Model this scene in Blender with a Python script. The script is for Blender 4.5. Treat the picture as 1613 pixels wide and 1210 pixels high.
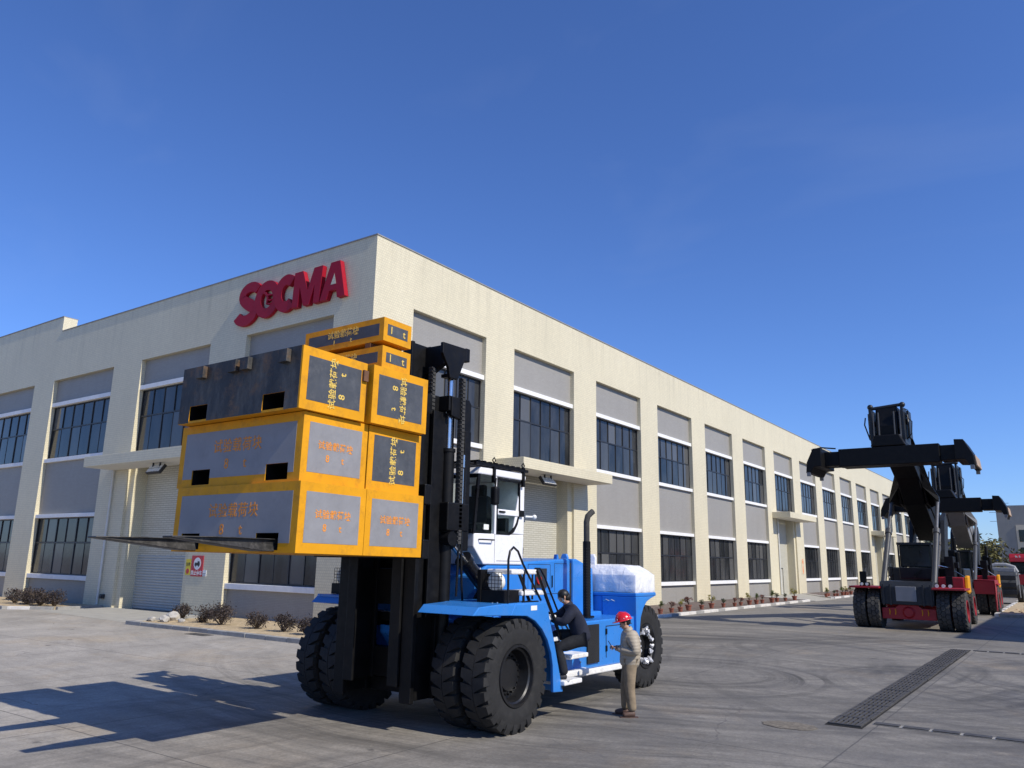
import bpy, bmesh, math, random
from mathutils import Vector, Matrix
for o in list(bpy.data.objects): bpy.data.objects.remove(o)
random.seed(7)
S = bpy.context.scene
COL = S.collection
rad = math.radians
# ------------------------------------------------------------------ camera
YAW, PIT, ROL, CAMH = 0.6188, 0.2226, 0.0182, 2.45
fw = Vector((-math.sin(YAW)*math.cos(PIT), math.cos(YAW)*math.cos(PIT), math.sin(PIT)))
rt = Vector((math.cos(YAW), math.sin(YAW), 0)); up = rt.cross(fw)
r2 = rt*math.cos(ROL) + up*math.sin(ROL); u2 = up*math.cos(ROL) - rt*math.sin(ROL)
cd = bpy.data.cameras.new('camera'); cam = bpy.data.objects.new('camera', cd); COL.objects.link(cam)
cd.sensor_width = 36; cd.lens = 27.533; cd.clip_start = 0.1; cd.clip_end = 6000
M = Matrix((r2, u2, -fw)).transposed().to_4x4(); M.translation = (0, 0, CAMH); cam.matrix_world = M
S.camera = cam
# ------------------------------------------------------------------ sky and sun
SUN_EL, SUN_AZ = rad(42), rad(-3)
w = bpy.data.worlds.new('World'); S.world = w; w.use_nodes = True
nt = w.node_tree; nt.nodes.clear()
sky = nt.nodes.new('ShaderNodeTexSky'); sky.sky_type = 'NISHITA'; sky.sun_disc = False
sky.sun_elevation = SUN_EL; sky.sun_rotation = rad(90) - SUN_AZ
sky.air_density = 1.0; sky.dust_density = 0.15; sky.ozone_density = 6.0; sky.altitude = 50
bg = nt.nodes.new('ShaderNodeBackground'); bg.inputs[1].default_value = 0.145
wo = nt.nodes.new('ShaderNodeOutputWorld')
hs = nt.nodes.new('ShaderNodeMix'); hs.data_type = 'RGBA'; hs.blend_type = 'MULTIPLY'; hs.inputs[0].default_value = 1; hs.inputs[7].default_value = (.64, .785, 1.12, 1)   # the photograph's clear winter blue
nt.links.new(sky.outputs[0], hs.inputs[6])
# thin high cirrus, the same all round the sky
tc_ = nt.nodes.new('ShaderNodeTexCoord'); mp_ = nt.nodes.new('ShaderNodeMapping'); mp_.inputs['Scale'].default_value = (1.2, 4.5, 6.0); mp_.inputs['Rotation'].default_value = (.3, .5, .6)
nz_ = nt.nodes.new('ShaderNodeTexNoise'); nz_.inputs['Scale'].default_value = 1.3; nz_.inputs['Detail'].default_value = 9; nz_.inputs['Distortion'].default_value = .6
rp_ = nt.nodes.new('ShaderNodeValToRGB'); rp_.color_ramp.elements[0].position = .57; rp_.color_ramp.elements[0].color = (0, 0, 0, 1); rp_.color_ramp.elements[1].position = .85; rp_.color_ramp.elements[1].color = (.045, .045, .045, 1)
cl_ = nt.nodes.new('ShaderNodeMix'); cl_.data_type = 'RGBA'; cl_.inputs[7].default_value = (5.2, 5.6, 6.2, 1)
nt.links.new(tc_.outputs['Generated'], mp_.inputs[0]); nt.links.new(mp_.outputs[0], nz_.inputs['Vector']); nt.links.new(nz_.outputs[0], rp_.inputs[0]); nt.links.new(rp_.outputs[0], cl_.inputs[0]); nt.links.new(hs.outputs[2], cl_.inputs[6]); nt.links.new(cl_.outputs[2], bg.inputs[0]); nt.links.new(bg.outputs[0], wo.inputs[0])
sd = bpy.data.lights.new('sun', 'SUN'); sd.energy = 4.75; sd.angle = rad(0.5); sd.color = (1.0, 0.93, 0.81)
sun = bpy.data.objects.new('sun', sd); COL.objects.link(sun)
sdir = Vector((math.cos(SUN_EL)*math.cos(SUN_AZ), math.cos(SUN_EL)*math.sin(SUN_AZ), math.sin(SUN_EL)))
sun.rotation_euler = sdir.to_track_quat('Z', 'Y').to_euler(); sun.location = (30, 0, 40)
S.view_settings.view_transform = 'Standard'; S.view_settings.look = 'None'
S.view_settings.exposure = 0.0; S.view_settings.gamma = 1.0; S.view_settings.use_curve_mapping = False
S.render.engine = 'CYCLES'; S.render.resolution_x = 1024; S.render.resolution_y = 768
S.cycles.max_bounces = 6; S.cycles.diffuse_bounces = 3; S.cycles.glossy_bounces = 3; S.cycles.transmission_bounces = 4

# ------------------------------------------------------------------ materials
class NT:
    def __init__(s, name):
        s.m = bpy.data.materials.new(name); s.m.use_nodes = True; s.t = s.m.node_tree
        s.b = s.t.nodes['Principled BSDF']
    def n(s, typ, **kw):
        nd = s.t.nodes.new(typ)
        for k, v in kw.items():
            if isinstance(k, str) and hasattr(nd, k): setattr(nd, k, v)
        return nd
    def l(s, a, b): s.t.links.new(a, b)
    def pos(s, scale=(1, 1, 1), obj=False):
        g = s.n('ShaderNodeTexCoord') if obj else s.n('ShaderNodeNewGeometry')
        mp = s.n('ShaderNodeMapping'); mp.inputs['Scale'].default_value = scale
        s.l(g.outputs['Object'] if obj else g.outputs['Position'], mp.inputs[0]); return mp.outputs[0]
    def noise(s, vec, scale, detail=5, rough=.6):
        nd = s.n('ShaderNodeTexNoise'); nd.inputs['Scale'].default_value = scale
        nd.inputs['Detail'].default_value = detail; nd.inputs['Roughness'].default_value = rough
        if vec is not None: s.l(vec, nd.inputs['Vector'])
        return nd.outputs[0]
    def ramp(s, fac, stops):
        r = s.n('ShaderNodeValToRGB'); e = r.color_ramp.elements
        while len(e) < len(stops): e.new(.5)
        for i, (p, c) in enumerate(stops):
            e[i].position = p; e[i].color = (*c, 1) if hasattr(c, '__len__') else (c, c, c, 1)
        s.l(fac, r.inputs[0]); return r.outputs[0]
    def mix(s, a, b, fac, mode='MIX'):
        m = s.n('ShaderNodeMix'); m.data_type = 'RGBA'; m.blend_type = mode
        for v, i in ((fac, 0), (a, 6), (b, 7)):
            if hasattr(v, 'node'): s.l(v, m.inputs[i])
            elif hasattr(v, '__len__'): m.inputs[i].default_value = (*v, 1)
            else: m.inputs[i].default_value = v
        return m.outputs[2]
    def math(s, op, a, b=0.0, c=None):
        m = s.n('ShaderNodeMath'); m.operation = op
        for i, v in enumerate((a, b, c)):
            if v is None: continue
            if hasattr(v, 'node'): s.l(v, m.inputs[i])
            else: m.inputs[i].default_value = v
        return m.outputs[0]
    def bump(s, h, strength=.3, dist=.02):
        b = s.n('ShaderNodeBump'); b.inputs['Strength'].default_value = strength; b.inputs['Distance'].default_value = dist
        s.l(h, b.inputs['Height']); s.l(b.outputs[0], s.b.inputs['Normal'])
    def out(s, col=None, rough=.6, metal=0, spec=.5, coat=0):
        if col is not None:
            if hasattr(col, 'node'): s.l(col, s.b.inputs['Base Color'])
            else: s.b.inputs['Base Color'].default_value = (*col, 1)
        if hasattr(rough, 'node'): s.l(rough, s.b.inputs['Roughness'])
        else: s.b.inputs['Roughness'].default_value = rough
        s.b.inputs['Metallic'].default_value = metal; s.b.inputs['Specular IOR Level'].default_value = spec
        if coat: s.b.inputs['Coat Weight'].default_value = coat; s.b.inputs['Coat Roughness'].default_value = .08
        return s.m

def paint(name, c, rough=.45, metal=0, var=.18, scale=3.0, dirt=None, dirt_amt=.35, coat=0, bump=0, bscale=40, spec=.5):
    """painted / plain surface: slight tone variation, dust or wear with its own shape"""
    N = NT(name); p = N.pos()
    f = N.noise(p, scale, 6, .65)
    c1 = tuple(max(0, x*(1-var)) for x in c); c2 = tuple(min(1, x*(1+var)) for x in c)
    col = N.ramp(f, [(.3, c1), (.7, c2)])
    rr = N.ramp(N.noise(p, scale*4, 4), [(.3, max(.02, rough-.08)), (.7, min(1, rough+.1))])
    if dirt is not None:
        d = N.ramp(N.noise(p, scale*1.7, 9, .75), [(.5, 0.), (.72, 1.)])
        col = N.mix(col, dirt, N.math('MULTIPLY', d, dirt_amt))
    if bump: N.bump(N.noise(p, bscale, 4), bump, .01)
    return N.out(col, rr, metal, spec, coat)

def m_tile(name, base, mortar, bw=.1, bh=.1, off=.5, grime=.16):
    N = NT(name); g = N.n('ShaderNodeNewGeometry'); sx = N.n('ShaderNodeSeparateXYZ'); N.l(g.outputs['Position'], sx.inputs[0])
    cx = N.n('ShaderNodeCombineXYZ'); N.l(N.math('ADD', sx.outputs[0], sx.outputs[1]), cx.inputs[0]); N.l(sx.outputs[2], cx.inputs[1])
    b = N.n('ShaderNodeTexBrick'); b.offset = off; b.squash = 1
    b.inputs['Scale'].default_value = 1; b.inputs['Mortar Size'].default_value = .007; b.inputs['Mortar Smooth'].default_value = .2
    b.inputs['Brick Width'].default_value = bw; b.inputs['Row Height'].default_value = bh; b.inputs['Bias'].default_value = -.1
    b.inputs['Color1'].default_value = (*[x*1.03 for x in base], 1); b.inputs['Color2'].default_value = (*[x*.94 for x in base], 1)
    b.inputs['Mortar'].default_value = (*mortar, 1); N.l(cx.outputs[0], b.inputs['Vector'])
    st = N.ramp(N.noise(N.pos((.9, .9, .12)), 1.3, 8, .7), [(.42, 0.), (.75, 1.)])
    big = N.ramp(N.noise(N.pos(), .25, 5), [(.3, .95), (.7, 1.03)])
    col = N.mix(b.outputs[0], tuple(x*.62 for x in base), N.math('MULTIPLY', st, grime))
    rs_ = N.ramp(N.noise(N.pos((2.2, 2.2, .10)), 1.6, 6, .7), [(.5, 0.), (.7, 1.)]); zt = N.ramp(N.math('DIVIDE', sx.outputs[2], 16.), [(.72, 0.), (.905, 1.), (.93, 1.)])
    zb = N.ramp(N.math('DIVIDE', sx.outputs[2], 16.), [(.0, 1.), (.06, 0.)]); col = N.mix(col, tuple(x*.5 for x in base), N.math('MULTIPLY', N.math('MULTIPLY', rs_, N.math('MAXIMUM', zt, zb)), .34))
    col = N.mix(col, big, 1.0, 'MULTIPLY')
    h = N.math('ADD', N.math('MULTIPLY', b.outputs[1], -1.0), N.math('MULTIPLY', N.noise(N.pos(), 30, 3), .35))
    N.bump(h, .2, .008)
    return N.out(col, .55)

CREAM = (.70, .635, .45)
MT = {}
MT['tile'] = m_tile('cream_tile', CREAM, (.50, .45, .325))
MT['panel'] = m_tile('grey_panel_tile', (.315, .300, .272), (.255, .243, .222), .24, .06, .5, .22)
MT['white_band'] = paint('white_band', (.80, .80, .79), .6, var=.06, dirt=(.45, .43, .4), dirt_amt=.3)
MT['render_white'] = paint('soffit_white', (.68, .66, .6), .8, var=.06, scale=.8)
MT['roof'] = paint('roof_grey', (.25, .25, .25), .9)
MT['frame'] = paint('window_frame', (.022, .022, .024), .45)
def m_glass():
    N = NT('window_glass'); ri = N.n('ShaderNodeObjectInfo')
    p = N.pos()
    f = N.noise(N.pos((1, 1, .35)), 1.6, 5, .6)
    col = N.ramp(f, [(.35, (.010, .012, .015)), (.75, (.05, .052, .055))])
    col = N.mix(col, (.13, .13, .125), N.math('MULTIPLY', N.math('POWER', ri.outputs['Random'], 2.5), .75))
    N.bump(N.noise(p, .9, 2), .06, .05)
    N.out(col, .1, 0, .4); return N.m
MT['glass'] = m_glass()
def m_shutter():
    N = NT('roller_shutter'); g = N.n('ShaderNodeNewGeometry'); s = N.n('ShaderNodeSeparateXYZ'); N.l(g.outputs['Position'], s.inputs[0])
    wv = N.math('FRACT', N.math('MULTIPLY', s.outputs[2], 10.0))
    line = N.ramp(wv, [(0, .62), (.12, 1.), (.9, 1.), (1., .7)])
    col = N.mix((.60, .585, .50), line, 1.0, 'MULTIPLY')
    # pressed pattern: small raised dashes on the slats
    cx = N.n('ShaderNodeCombineXYZ'); N.l(N.math('ADD', s.outputs[0], s.outputs[1]), cx.inputs[0]); N.l(s.outputs[2], cx.inputs[1])
    b = N.n('ShaderNodeTexBrick'); b.offset = .5; b.inputs['Scale'].default_value = 1; b.inputs['Brick Width'].default_value = .42; b.inputs['Row Height'].default_value = .1
    b.inputs['Mortar Size'].default_value = .02; b.inputs['Color1'].default_value = (1, 1, 1, 1); b.inputs['Color2'].default_value = (.86, .85, .82, 1); b.inputs['Mortar'].default_value = (.66, .64, .58, 1)
    N.l(cx.outputs[0], b.inputs['Vector'])
    col = N.mix(col, b.outputs[0], .8, 'MULTIPLY')
    N.bump(wv, .5, .03); return N.out(col, .5)
MT['shutter'] = m_shutter()
MT['shutter_plain'] = paint('shutter_slat', (.44, .45, .42), .45, var=.05)
MT['kerb'] = paint('kerb_concrete', (.30, .295, .28), .9, var=.2, dirt=(.16, .15, .14), dirt_amt=.5, bump=.3)
MT['kerb_white'] = paint('kerb_painted_white', (.62, .60, .56), .85, var=.12, dirt=(.25, .22, .2), dirt_amt=.5)
MT['sand'] = paint('dry_sandy_soil', (.46, .36, .22), .95, var=.4, scale=6, dirt=(.2, .15, .09), dirt_amt=.5, bump=.8, bscale=12)
MT['soil'] = paint('reddish_soil', (.14, .108, .09), .95, var=.4, scale=5, bump=.6, bscale=14)
MT['pave'] = paint('ramp_concrete', (.36, .345, .30), .9, var=.12, scale=2)

def m_ground():
    N = NT('yard_concrete'); p = N.pos()
    big = N.noise(p, .11, 6, .6); mid = N.noise(p, .6, 8, .68); fine = N.noise(p, 24, 6, .75)
    col = N.ramp(mid, [(.28, (0.175, 0.164, 0.1435)), (.55, (0.25, 0.234, 0.2049)), (.8, (0.34, 0.318, 0.2766))])
    col = N.mix(col, (0.15, 0.141, 0.1227), N.ramp(big, [(.48, 0.), (.66, .6)]))
    col = N.mix(col, (0.36, 0.27, 0.16), N.math('MULTIPLY', N.ramp(N.noise(p, .27, 7, .7), [(.55, 0.), (.72, 1.)]), .45))
    sx0 = N.n('ShaderNodeSeparateXYZ'); N.l(p, sx0.inputs[0])
    lane = N.math('ADD', N.math('ADD', sx0.outputs[0], N.math('MULTIPLY', sx0.outputs[1], .55)), N.math('MULTIPLY', N.noise(p, .16, 5), 9.0))
    clean = N.ramp(N.math('DIVIDE', N.math('ADD', lane, 20.), 40.), [(.36, 1.), (.60, 0.)])      # s from about -3 to +6
    ccol = N.ramp(mid, [(.25, (0.3, 0.276, 0.2371)), (.5, (0.385, 0.355, 0.3058)), (.78, (0.5, 0.46, 0.3952))])
    ccol = N.mix(ccol, (0.43, 0.34, 0.225), N.math('MULTIPLY', N.ramp(N.noise(p, .35, 7, .7), [(.5, 0.), (.68, 1.)]), .5))
    col = N.mix(col, ccol, clean)
    # tyre scrub: thin arcs about the places where machines swing round
    def arcs(cx, cy, amt, dens, lo, hi, masked=True):
        nonlocal col
        v = N.n('ShaderNodeVectorMath'); v.operation = 'SUBTRACT'; v.inputs[1].default_value = (cx, cy, 0)
        N.l(p, v.inputs[0]); ln = N.n('ShaderNodeVectorMath'); ln.operation = 'LENGTH'; N.l(v.outputs[0], ln.inputs[0])
        wob = N.math('ADD', ln.outputs['Value'], N.math('MULTIPLY', N.noise(p, .18, 2), 1.4 if masked else .3))
        c = N.n('ShaderNodeCombineXYZ'); N.l(N.math('MULTIPLY', wob, dens), c.inputs[0])
        m_ = N.n('ShaderNodeVectorMath'); m_.operation = 'ADD'; N.l(c.outputs[0], m_.inputs[0])
        s_ = N.n('ShaderNodeVectorMath'); s_.operation = 'SCALE'; s_.inputs['Scale'].default_value = .05; N.l(p, s_.inputs[0]); N.l(s_.outputs[0], m_.inputs[1])
        line = N.ramp(N.noise(m_.outputs[0], 1, 7, .72), [(.47, 0.), (.61, 1.)])
        rng = N.ramp(N.math('DIVIDE', ln.outputs['Value'], 40.), [(max(0, lo/40-(.03 if masked else .012)), 0.), (lo/40, 1.), (hi/40, 1.), (min(1, hi/40+(.06 if masked else .008)), 0.)])
        msk = N.ramp(N.noise(p, .09 if masked else .35, 3), [(.36 if masked else .30, 0.), (.6, 1.)])
        col = N.mix(col, (0.066, 0.063, 0.0582), N.math('MULTIPLY', N.math('MULTIPLY', line, rng), N.math('MULTIPLY', N.math('MULTIPLY', msk, amt), N.math('SUBTRACT', .8, N.math('MULTIPLY', clean, .55)))))
    arcs(-9., 22., 1., 1.9, 2, 14); arcs(-14, 34, .8, 1.5, 8, 34); arcs(-28, 6, .22, 1.6, 4, 22); arcs(3., 24, .9, 2.1, 3.0, 13)
    arcs(-1., 6., .8, 1.8, 3., 14); arcs(-7.93, 17.7, 1.15, 3.6, 2.75, 3.35, False); arcs(-7.6, 18.2, .9, 3.0, 1.5, 2.4, False); arcs(-4.5, 27., .8, 2.6, 4.2, 5.4, False); arcs(-1.5, 20.5, .9, 2.8, 2.2, 3.6, False)
    sp = N.ramp(N.noise(p, 3.4, 9, .78), [(.58, 0.), (.70, 1.)]); col = N.mix(col, (0.12, 0.112, 0.0998), N.math('MULTIPLY', sp, .6))
    wh = N.ramp(N.noise(N.pos((1, 2.2, 1)), 1.1, 10, .8), [(.62, 0.), (.69, 1.)]); col = N.mix(col, (0.48, 0.45, 0.4004), N.math('MULTIPLY', wh, .5))
    grit = N.noise(N.pos((1.0, .55, 1)), 7.5, 8, .75); col = N.mix(col, N.ramp(grit, [(.3, .82), (.52, 1.0), (.75, 1.2)]), 1., 'MULTIPLY')
    sk = N.ramp(N.noise(N.pos((.5, 3.2, 1)), 1.5, 8, .72), [(.42, 0.), (.7, 1.)]); col = N.mix(col, (0.085, 0.08, 0.0728), N.math('MULTIPLY', N.math('MULTIPLY', sk, N.math('SUBTRACT', 1.0, N.math('MULTIPLY', clean, .85))), .34))
    vo = N.n('ShaderNodeTexVoronoi'); vo.feature = 'DISTANCE_TO_EDGE'; vo.inputs['Scale'].default_value = .16
    wv_ = N.n('ShaderNodeVectorMath'); wv_.operation = 'ADD'; nz2 = N.n('ShaderNodeTexNoise'); nz2.inputs['Scale'].default_value = .9; nz2.inputs['Detail'].default_value = 6; N.l(p, nz2.inputs['Vector']); N.l(p, wv_.inputs[0]); N.l(nz2.outputs['Color'], wv_.inputs[1]); N.l(wv_.outputs[0], vo.inputs['Vector'])
    crack = N.math('MULTIPLY', N.math('LESS_THAN', vo.outputs['Distance'], .0022), N.ramp(N.noise(p, .2, 3), [(.48, 0.), (.55, 1.)])); col = N.mix(col, (0.07, 0.065, 0.0624), N.math('MULTIPLY', crack, .4))
    oil = N.ramp(N.noise(p, 1.7, 4, .5), [(.70, 0.), (.74, 1.)]); col = N.mix(col, (0.05, 0.046, 0.0437), N.math('MULTIPLY', oil, .6))
    # slab joints
    sx = N.n('ShaderNodeSeparateXYZ'); N.l(p, sx.inputs[0])
    def joint(o, per, ph, wd):
        fr = N.math('FRACT', N.math('ADD', N.math('DIVIDE', o, per), ph)); d = N.math('ABSOLUTE', N.math('SUBTRACT', fr, .5))
        return N.math('LESS_THAN', d, wd/per)
    wobx = N.math('ADD', sx.outputs[0], N.math('MULTIPLY', N.noise(p, 2, 4), .03)); woby = N.math('ADD', sx.outputs[1], N.math('MULTIPLY', N.noise(p, 2.3, 4), .03))
    j = N.math('MAXIMUM', joint(wobx, 4.6, .13, .012), joint(woby, 5.2, .31, .012))
    col = N.mix(col, (0.075, 0.072, 0.068), N.math('MULTIPLY', j, .75))
    tone = N.ramp(fine, [(.3, .74), (.7, 1.2)]); col = N.mix(col, tone, 1., 'MULTIPLY')
    h = N.math('SUBTRACT', N.math('ADD', N.math('MULTIPLY', fine, .5), N.math('MULTIPLY', mid, .4)), N.math('MULTIPLY', j, .6))
    N.bump(h, .35, .02)
    return N.out(col, N.ramp(mid, [(.3, .62), (.7, .88)]), 0, .35)
MT['ground'] = m_ground()

# ------------------------------------------------------------------ geometry helpers
class MB:
    """collects shapes, then links them as ONE mesh object"""
    def __init__(s): s.v = []; s.f = []
    def add(s, vs, fs):
        o = len(s.v); s.v += [tuple(v) for v in vs]; s.f += [tuple(i+o for i in f) for f in fs]; return s
    def box(s, x0, x1, y0, y1, z0, z1, M=None):
        v = [(x, y, z) for z in (z0, z1) for y in (y0, y1) for x in (x0, x1)]
        if M is not None: v = [M @ Vector(q) for q in v]
        return s.add(v, [(0, 2, 3, 1), (4, 5, 7, 6), (0, 1, 5, 4), (2, 6, 7, 3), (0, 4, 6, 2), (1, 3, 7, 5)])
    def prism(s, pts, axis, a, b, M=None):
        """pts in the plane normal to axis: x:(y,z) y:(x,z) z:(x,y)"""
        def mk(p, t): return {'x': (t, p[0], p[1]), 'y': (p[0], t, p[1]), 'z': (p[0], p[1], t)}[axis]
        n = len(pts); v = [mk(p, a) for p in pts] + [mk(p, b) for p in pts]
        if M is not None: v = [M @ Vector(q) for q in v]
        return s.add(v, [tuple(range(n))[::-1], tuple(range(n, 2*n))] + [(i, (i+1) % n, (i+1) % n+n, i+n) for i in range(n)])
    def loft(s, rings, cap=True):
        n = len(rings[0]); v = [q for r in rings for q in r]; f = []
        for k in range(len(rings)-1):
            for i in range(n): f.append((k*n+i, k*n+(i+1) % n, (k+1)*n+(i+1) % n, (k+1)*n+i))
        if cap: f += [tuple(range(n))[::-1], tuple(range((len(rings)-1)*n, len(rings)*n))]
        return s.add(v, f)
    def cyl(s, p0, p1, r0, r1=None, n=14, cap=True):
        r1 = r0 if r1 is None else r1; p0 = Vector(p0); p1 = Vector(p1); d = (p1-p0).normalized()
        a = d.orthogonal().normalized(); b = d.cross(a); ring = lambda c, r: [c+(a*math.cos(2*math.pi*i/n)+b*math.sin(2*math.pi*i/n))*r for i in range(n)]
        return s.loft([ring(p0, r0), ring(p1, r1)], cap)
    def tube(s, path, r, n=8):
        P = [Vector(p) for p in path]; rings = []; a = None
        for i, p in enumerate(P):
            d = (P[min(i+1, len(P)-1)]-P[max(i-1, 0)]).normalized()
            a = d.orthogonal().normalized() if a is None else (a-d*a.dot(d)).normalized()
            b = d.cross(a); rr = r[i] if hasattr(r, '__len__') else r
            rings.append([p+(a*math.cos(2*math.pi*k/n)+b*math.sin(2*math.pi*k/n))*rr for k in range(n)])
        return s.loft(rings)
    def lathe(s, prof, c, axis='x', n=40, cap=True):
        """prof: (offset along axis, radius)"""
        rings = []
        for (t, r) in prof:
            ring = []
            for i in range(n):
                a = 2*math.pi*i/n; u, w_ = r*math.cos(a), r*math.sin(a)
                ring.append(Vector(c)+(Vector((t, u, w_)) if axis == 'x' else Vector((u, t, w_)) if axis == 'y' else Vector((u, w_, t))))
            rings.append(ring)
        return s.loft(rings, cap)
    def ball(s, c, rx, ry=None, rz=None, n=10, m=7):
        ry = ry or rx; rz = rz or rx; c = Vector(c); rings = []
        for k in range(m+1):
            t = math.pi*(k+.02)/(m+.04); rings.append([c+Vector((rx*math.sin(t)*math.cos(2*math.pi*i/n), ry*math.sin(t)*math.sin(2*math.pi*i/n), -rz*math.cos(t))) for i in range(n)])
        return s.loft(rings)
    def mesh(s, name):
        me = bpy.data.meshes.new(name); me.from_pydata(s.v, [], s.f); me.update(); return me
    def build(s, name, mat, parent=None, smooth=None, bevel=0, fix=True):
        me = s.mesh(name)
        if fix:
            bm = bmesh.new(); bm.from_mesh(me); bmesh.ops.recalc_face_normals(bm, faces=bm.faces); bm.to_mesh(me); bm.free()
        return link(name, me, mat, parent, smooth, bevel)
def link(name, me, mat, parent=None, smooth=None, bevel=0):
    o = bpy.data.objects.new(name, me); COL.objects.link(o)
    if mat is not None:
        if hasattr(mat, '__iter__'):
            for m_ in mat: me.materials.append(m_)
        elif not me.materials: me.materials.append(mat)
    if parent is not None: attach(o, parent)
    if smooth:
        for pl in me.polygons: pl.use_smooth = True
        try: me.set_sharp_from_angle(angle=rad(smooth))
        except Exception: pass
    if bevel:
        md = o.modifiers.new('bevel', 'BEVEL'); md.width = bevel; md.segments = 2; md.limit_method = 'ANGLE'; md.angle_limit = rad(40)
    return o
def wloc(o):
    return o.matrix_basis if o.parent is None else wloc(o.parent) @ o.matrix_parent_inverse @ o.matrix_basis
def attach(o, parent):
    """keeps world coordinates"""
    o.parent = parent; o.matrix_parent_inverse = wloc(parent).inverted()
def tag(o, label, cat, group=None, kind=None):
    o['label'] = label; o['category'] = cat
    if group: o['group'] = group
    if kind: o['kind'] = kind
    return o
def thing(name, label, cat, loc=(0, 0, 0), rz=0, group=None):
    o = bpy.data.objects.new(name, None); COL.objects.link(o); o.location = loc; o.rotation_euler = (0, 0, rz); o.empty_display_size = .3
    return tag(o, label, cat, group)
def struct(o): o['kind'] = 'structure'; return o
def dup(root, loc=None, rz=None, label=None, group=None, scale=None):
    def cp(o, par):
        c = o.copy(); COL.objects.link(c)
        if par is not None: c.parent = par
        for ch in o.children: cp(ch, c)
        return c
    r = cp(root, None)
    if loc is not None: r.location = loc
    if rz is not None: r.rotation_euler = (0, 0, rz)
    if scale is not None: r.scale = (scale,)*3
    if label: r['label'] = label
    if group: r['group'] = group
    return r
def text_mesh(name, body, size, spacing=1.0, offset=0.0, extrude=0.003, shear=0):
    cu = bpy.data.curves.new(name, 'FONT'); cu.body = body; cu.size = size; cu.align_x = 'CENTER'; cu.align_y = 'CENTER'
    cu.space_character = spacing; cu.offset = offset; cu.extrude = extrude; cu.shear = shear; cu.resolution_u = 2
    o = bpy.data.objects.new(name, cu); COL.objects.link(o); bpy.context.view_layer.update()
    dg = bpy.context.evaluated_depsgraph_get(); me = bpy.data.meshes.new_from_object(o.evaluated_get(dg)); bpy.data.objects.remove(o); bpy.data.curves.remove(cu)
    me.materials.clear(); return me
def put_text(me, name, origin, right, upv, mat, parent):
    right = Vector(right).normalized(); upv = Vector(upv).normalized(); nrm = right.cross(upv)
    Mx = Matrix((right, upv, nrm)).transposed().to_4x4(); Mx.translation = origin
    me = me.copy(); me.transform(Mx); return link(name, me, mat, parent)
# ------------------------------------------------------------------ ground
XC, YC = -20.685, 19.93
g = MB(); g.add([(-900, -300, 0), (900, -300, 0), (900, 1400, 0), (-900, 1400, 0)], [(0, 1, 2, 3)])
struct(g.build('yard_ground', MT['ground']))
# ------------------------------------------------------------------ main factory building
YEND, XEND, ZTOP = 149.0, -75.0, 14.65
REC = .23
bld = thing('factory_building', 'long two-storey factory building faced in cream tiles with grey panels and dark windows', 'building', (XC, YC, 0))
rbays = [(22.15, 27.0)] + [(29.2+7.855*k, 34.68+7.855*k) for k in range(15)]
lbays = [(-28.35, -22.85), (-36.6, -30.95), (-45.5, -39.2), (-53.9, -47.8), (-62.1, -56.4), (-70.5, -64.8)]
RT, LT = 12.27, 11.80
def wall_side(side):
    W = MB()
    if side == 'R':
        bays, top = rbays, RT; a0, a1 = YC, YEND
        def bx(a, b, z0, z1): W.box(XC-.75, XC, a, b, z0, z1)
        ztop = [(YC, YEND, ZTOP)]
    else:
        bays, top = sorted((-b, -a) for a, b in lbays), LT; a0, a1 = -XC, -XEND
        def bx(a, b, z0, z1): W.box(-b, -a, YC+.002, YC+.75, z0, z1)
        ztop = [(-XC+.752, 45.44, ZTOP), (45.44, -XEND, 15.52)]
    prev = a0 if side == 'R' else a0+.752
    for (a, b) in bays:
        bx(prev, a, 0, top); prev = b
    bx(prev, a1, 0, top)
    for (a, b, z) in ztop: bx(a, b, top, z)
    return W.build('wall', MT['tile'], bld, fix=False)
wall_side('R'); wall_side('L')
m = MB(); m.box(XEND, XC-.8, YC+.8, YEND, 0, 14.0); m.build('roof_slab', MT['roof'], bld)
m = MB(); m.box(XC-.82, XC+.03, YC-.03, YEND, ZTOP+.001, ZTOP+.05); m.box(-45.4, XC-.83, YC-.03, YC+.8, ZTOP+.001, ZTOP+.05); m.box(XEND, -45.46, YC-.03, YC+.8, 15.521, 15.57)
m.build('parapet_coping', MT['roof'], bld)

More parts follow.
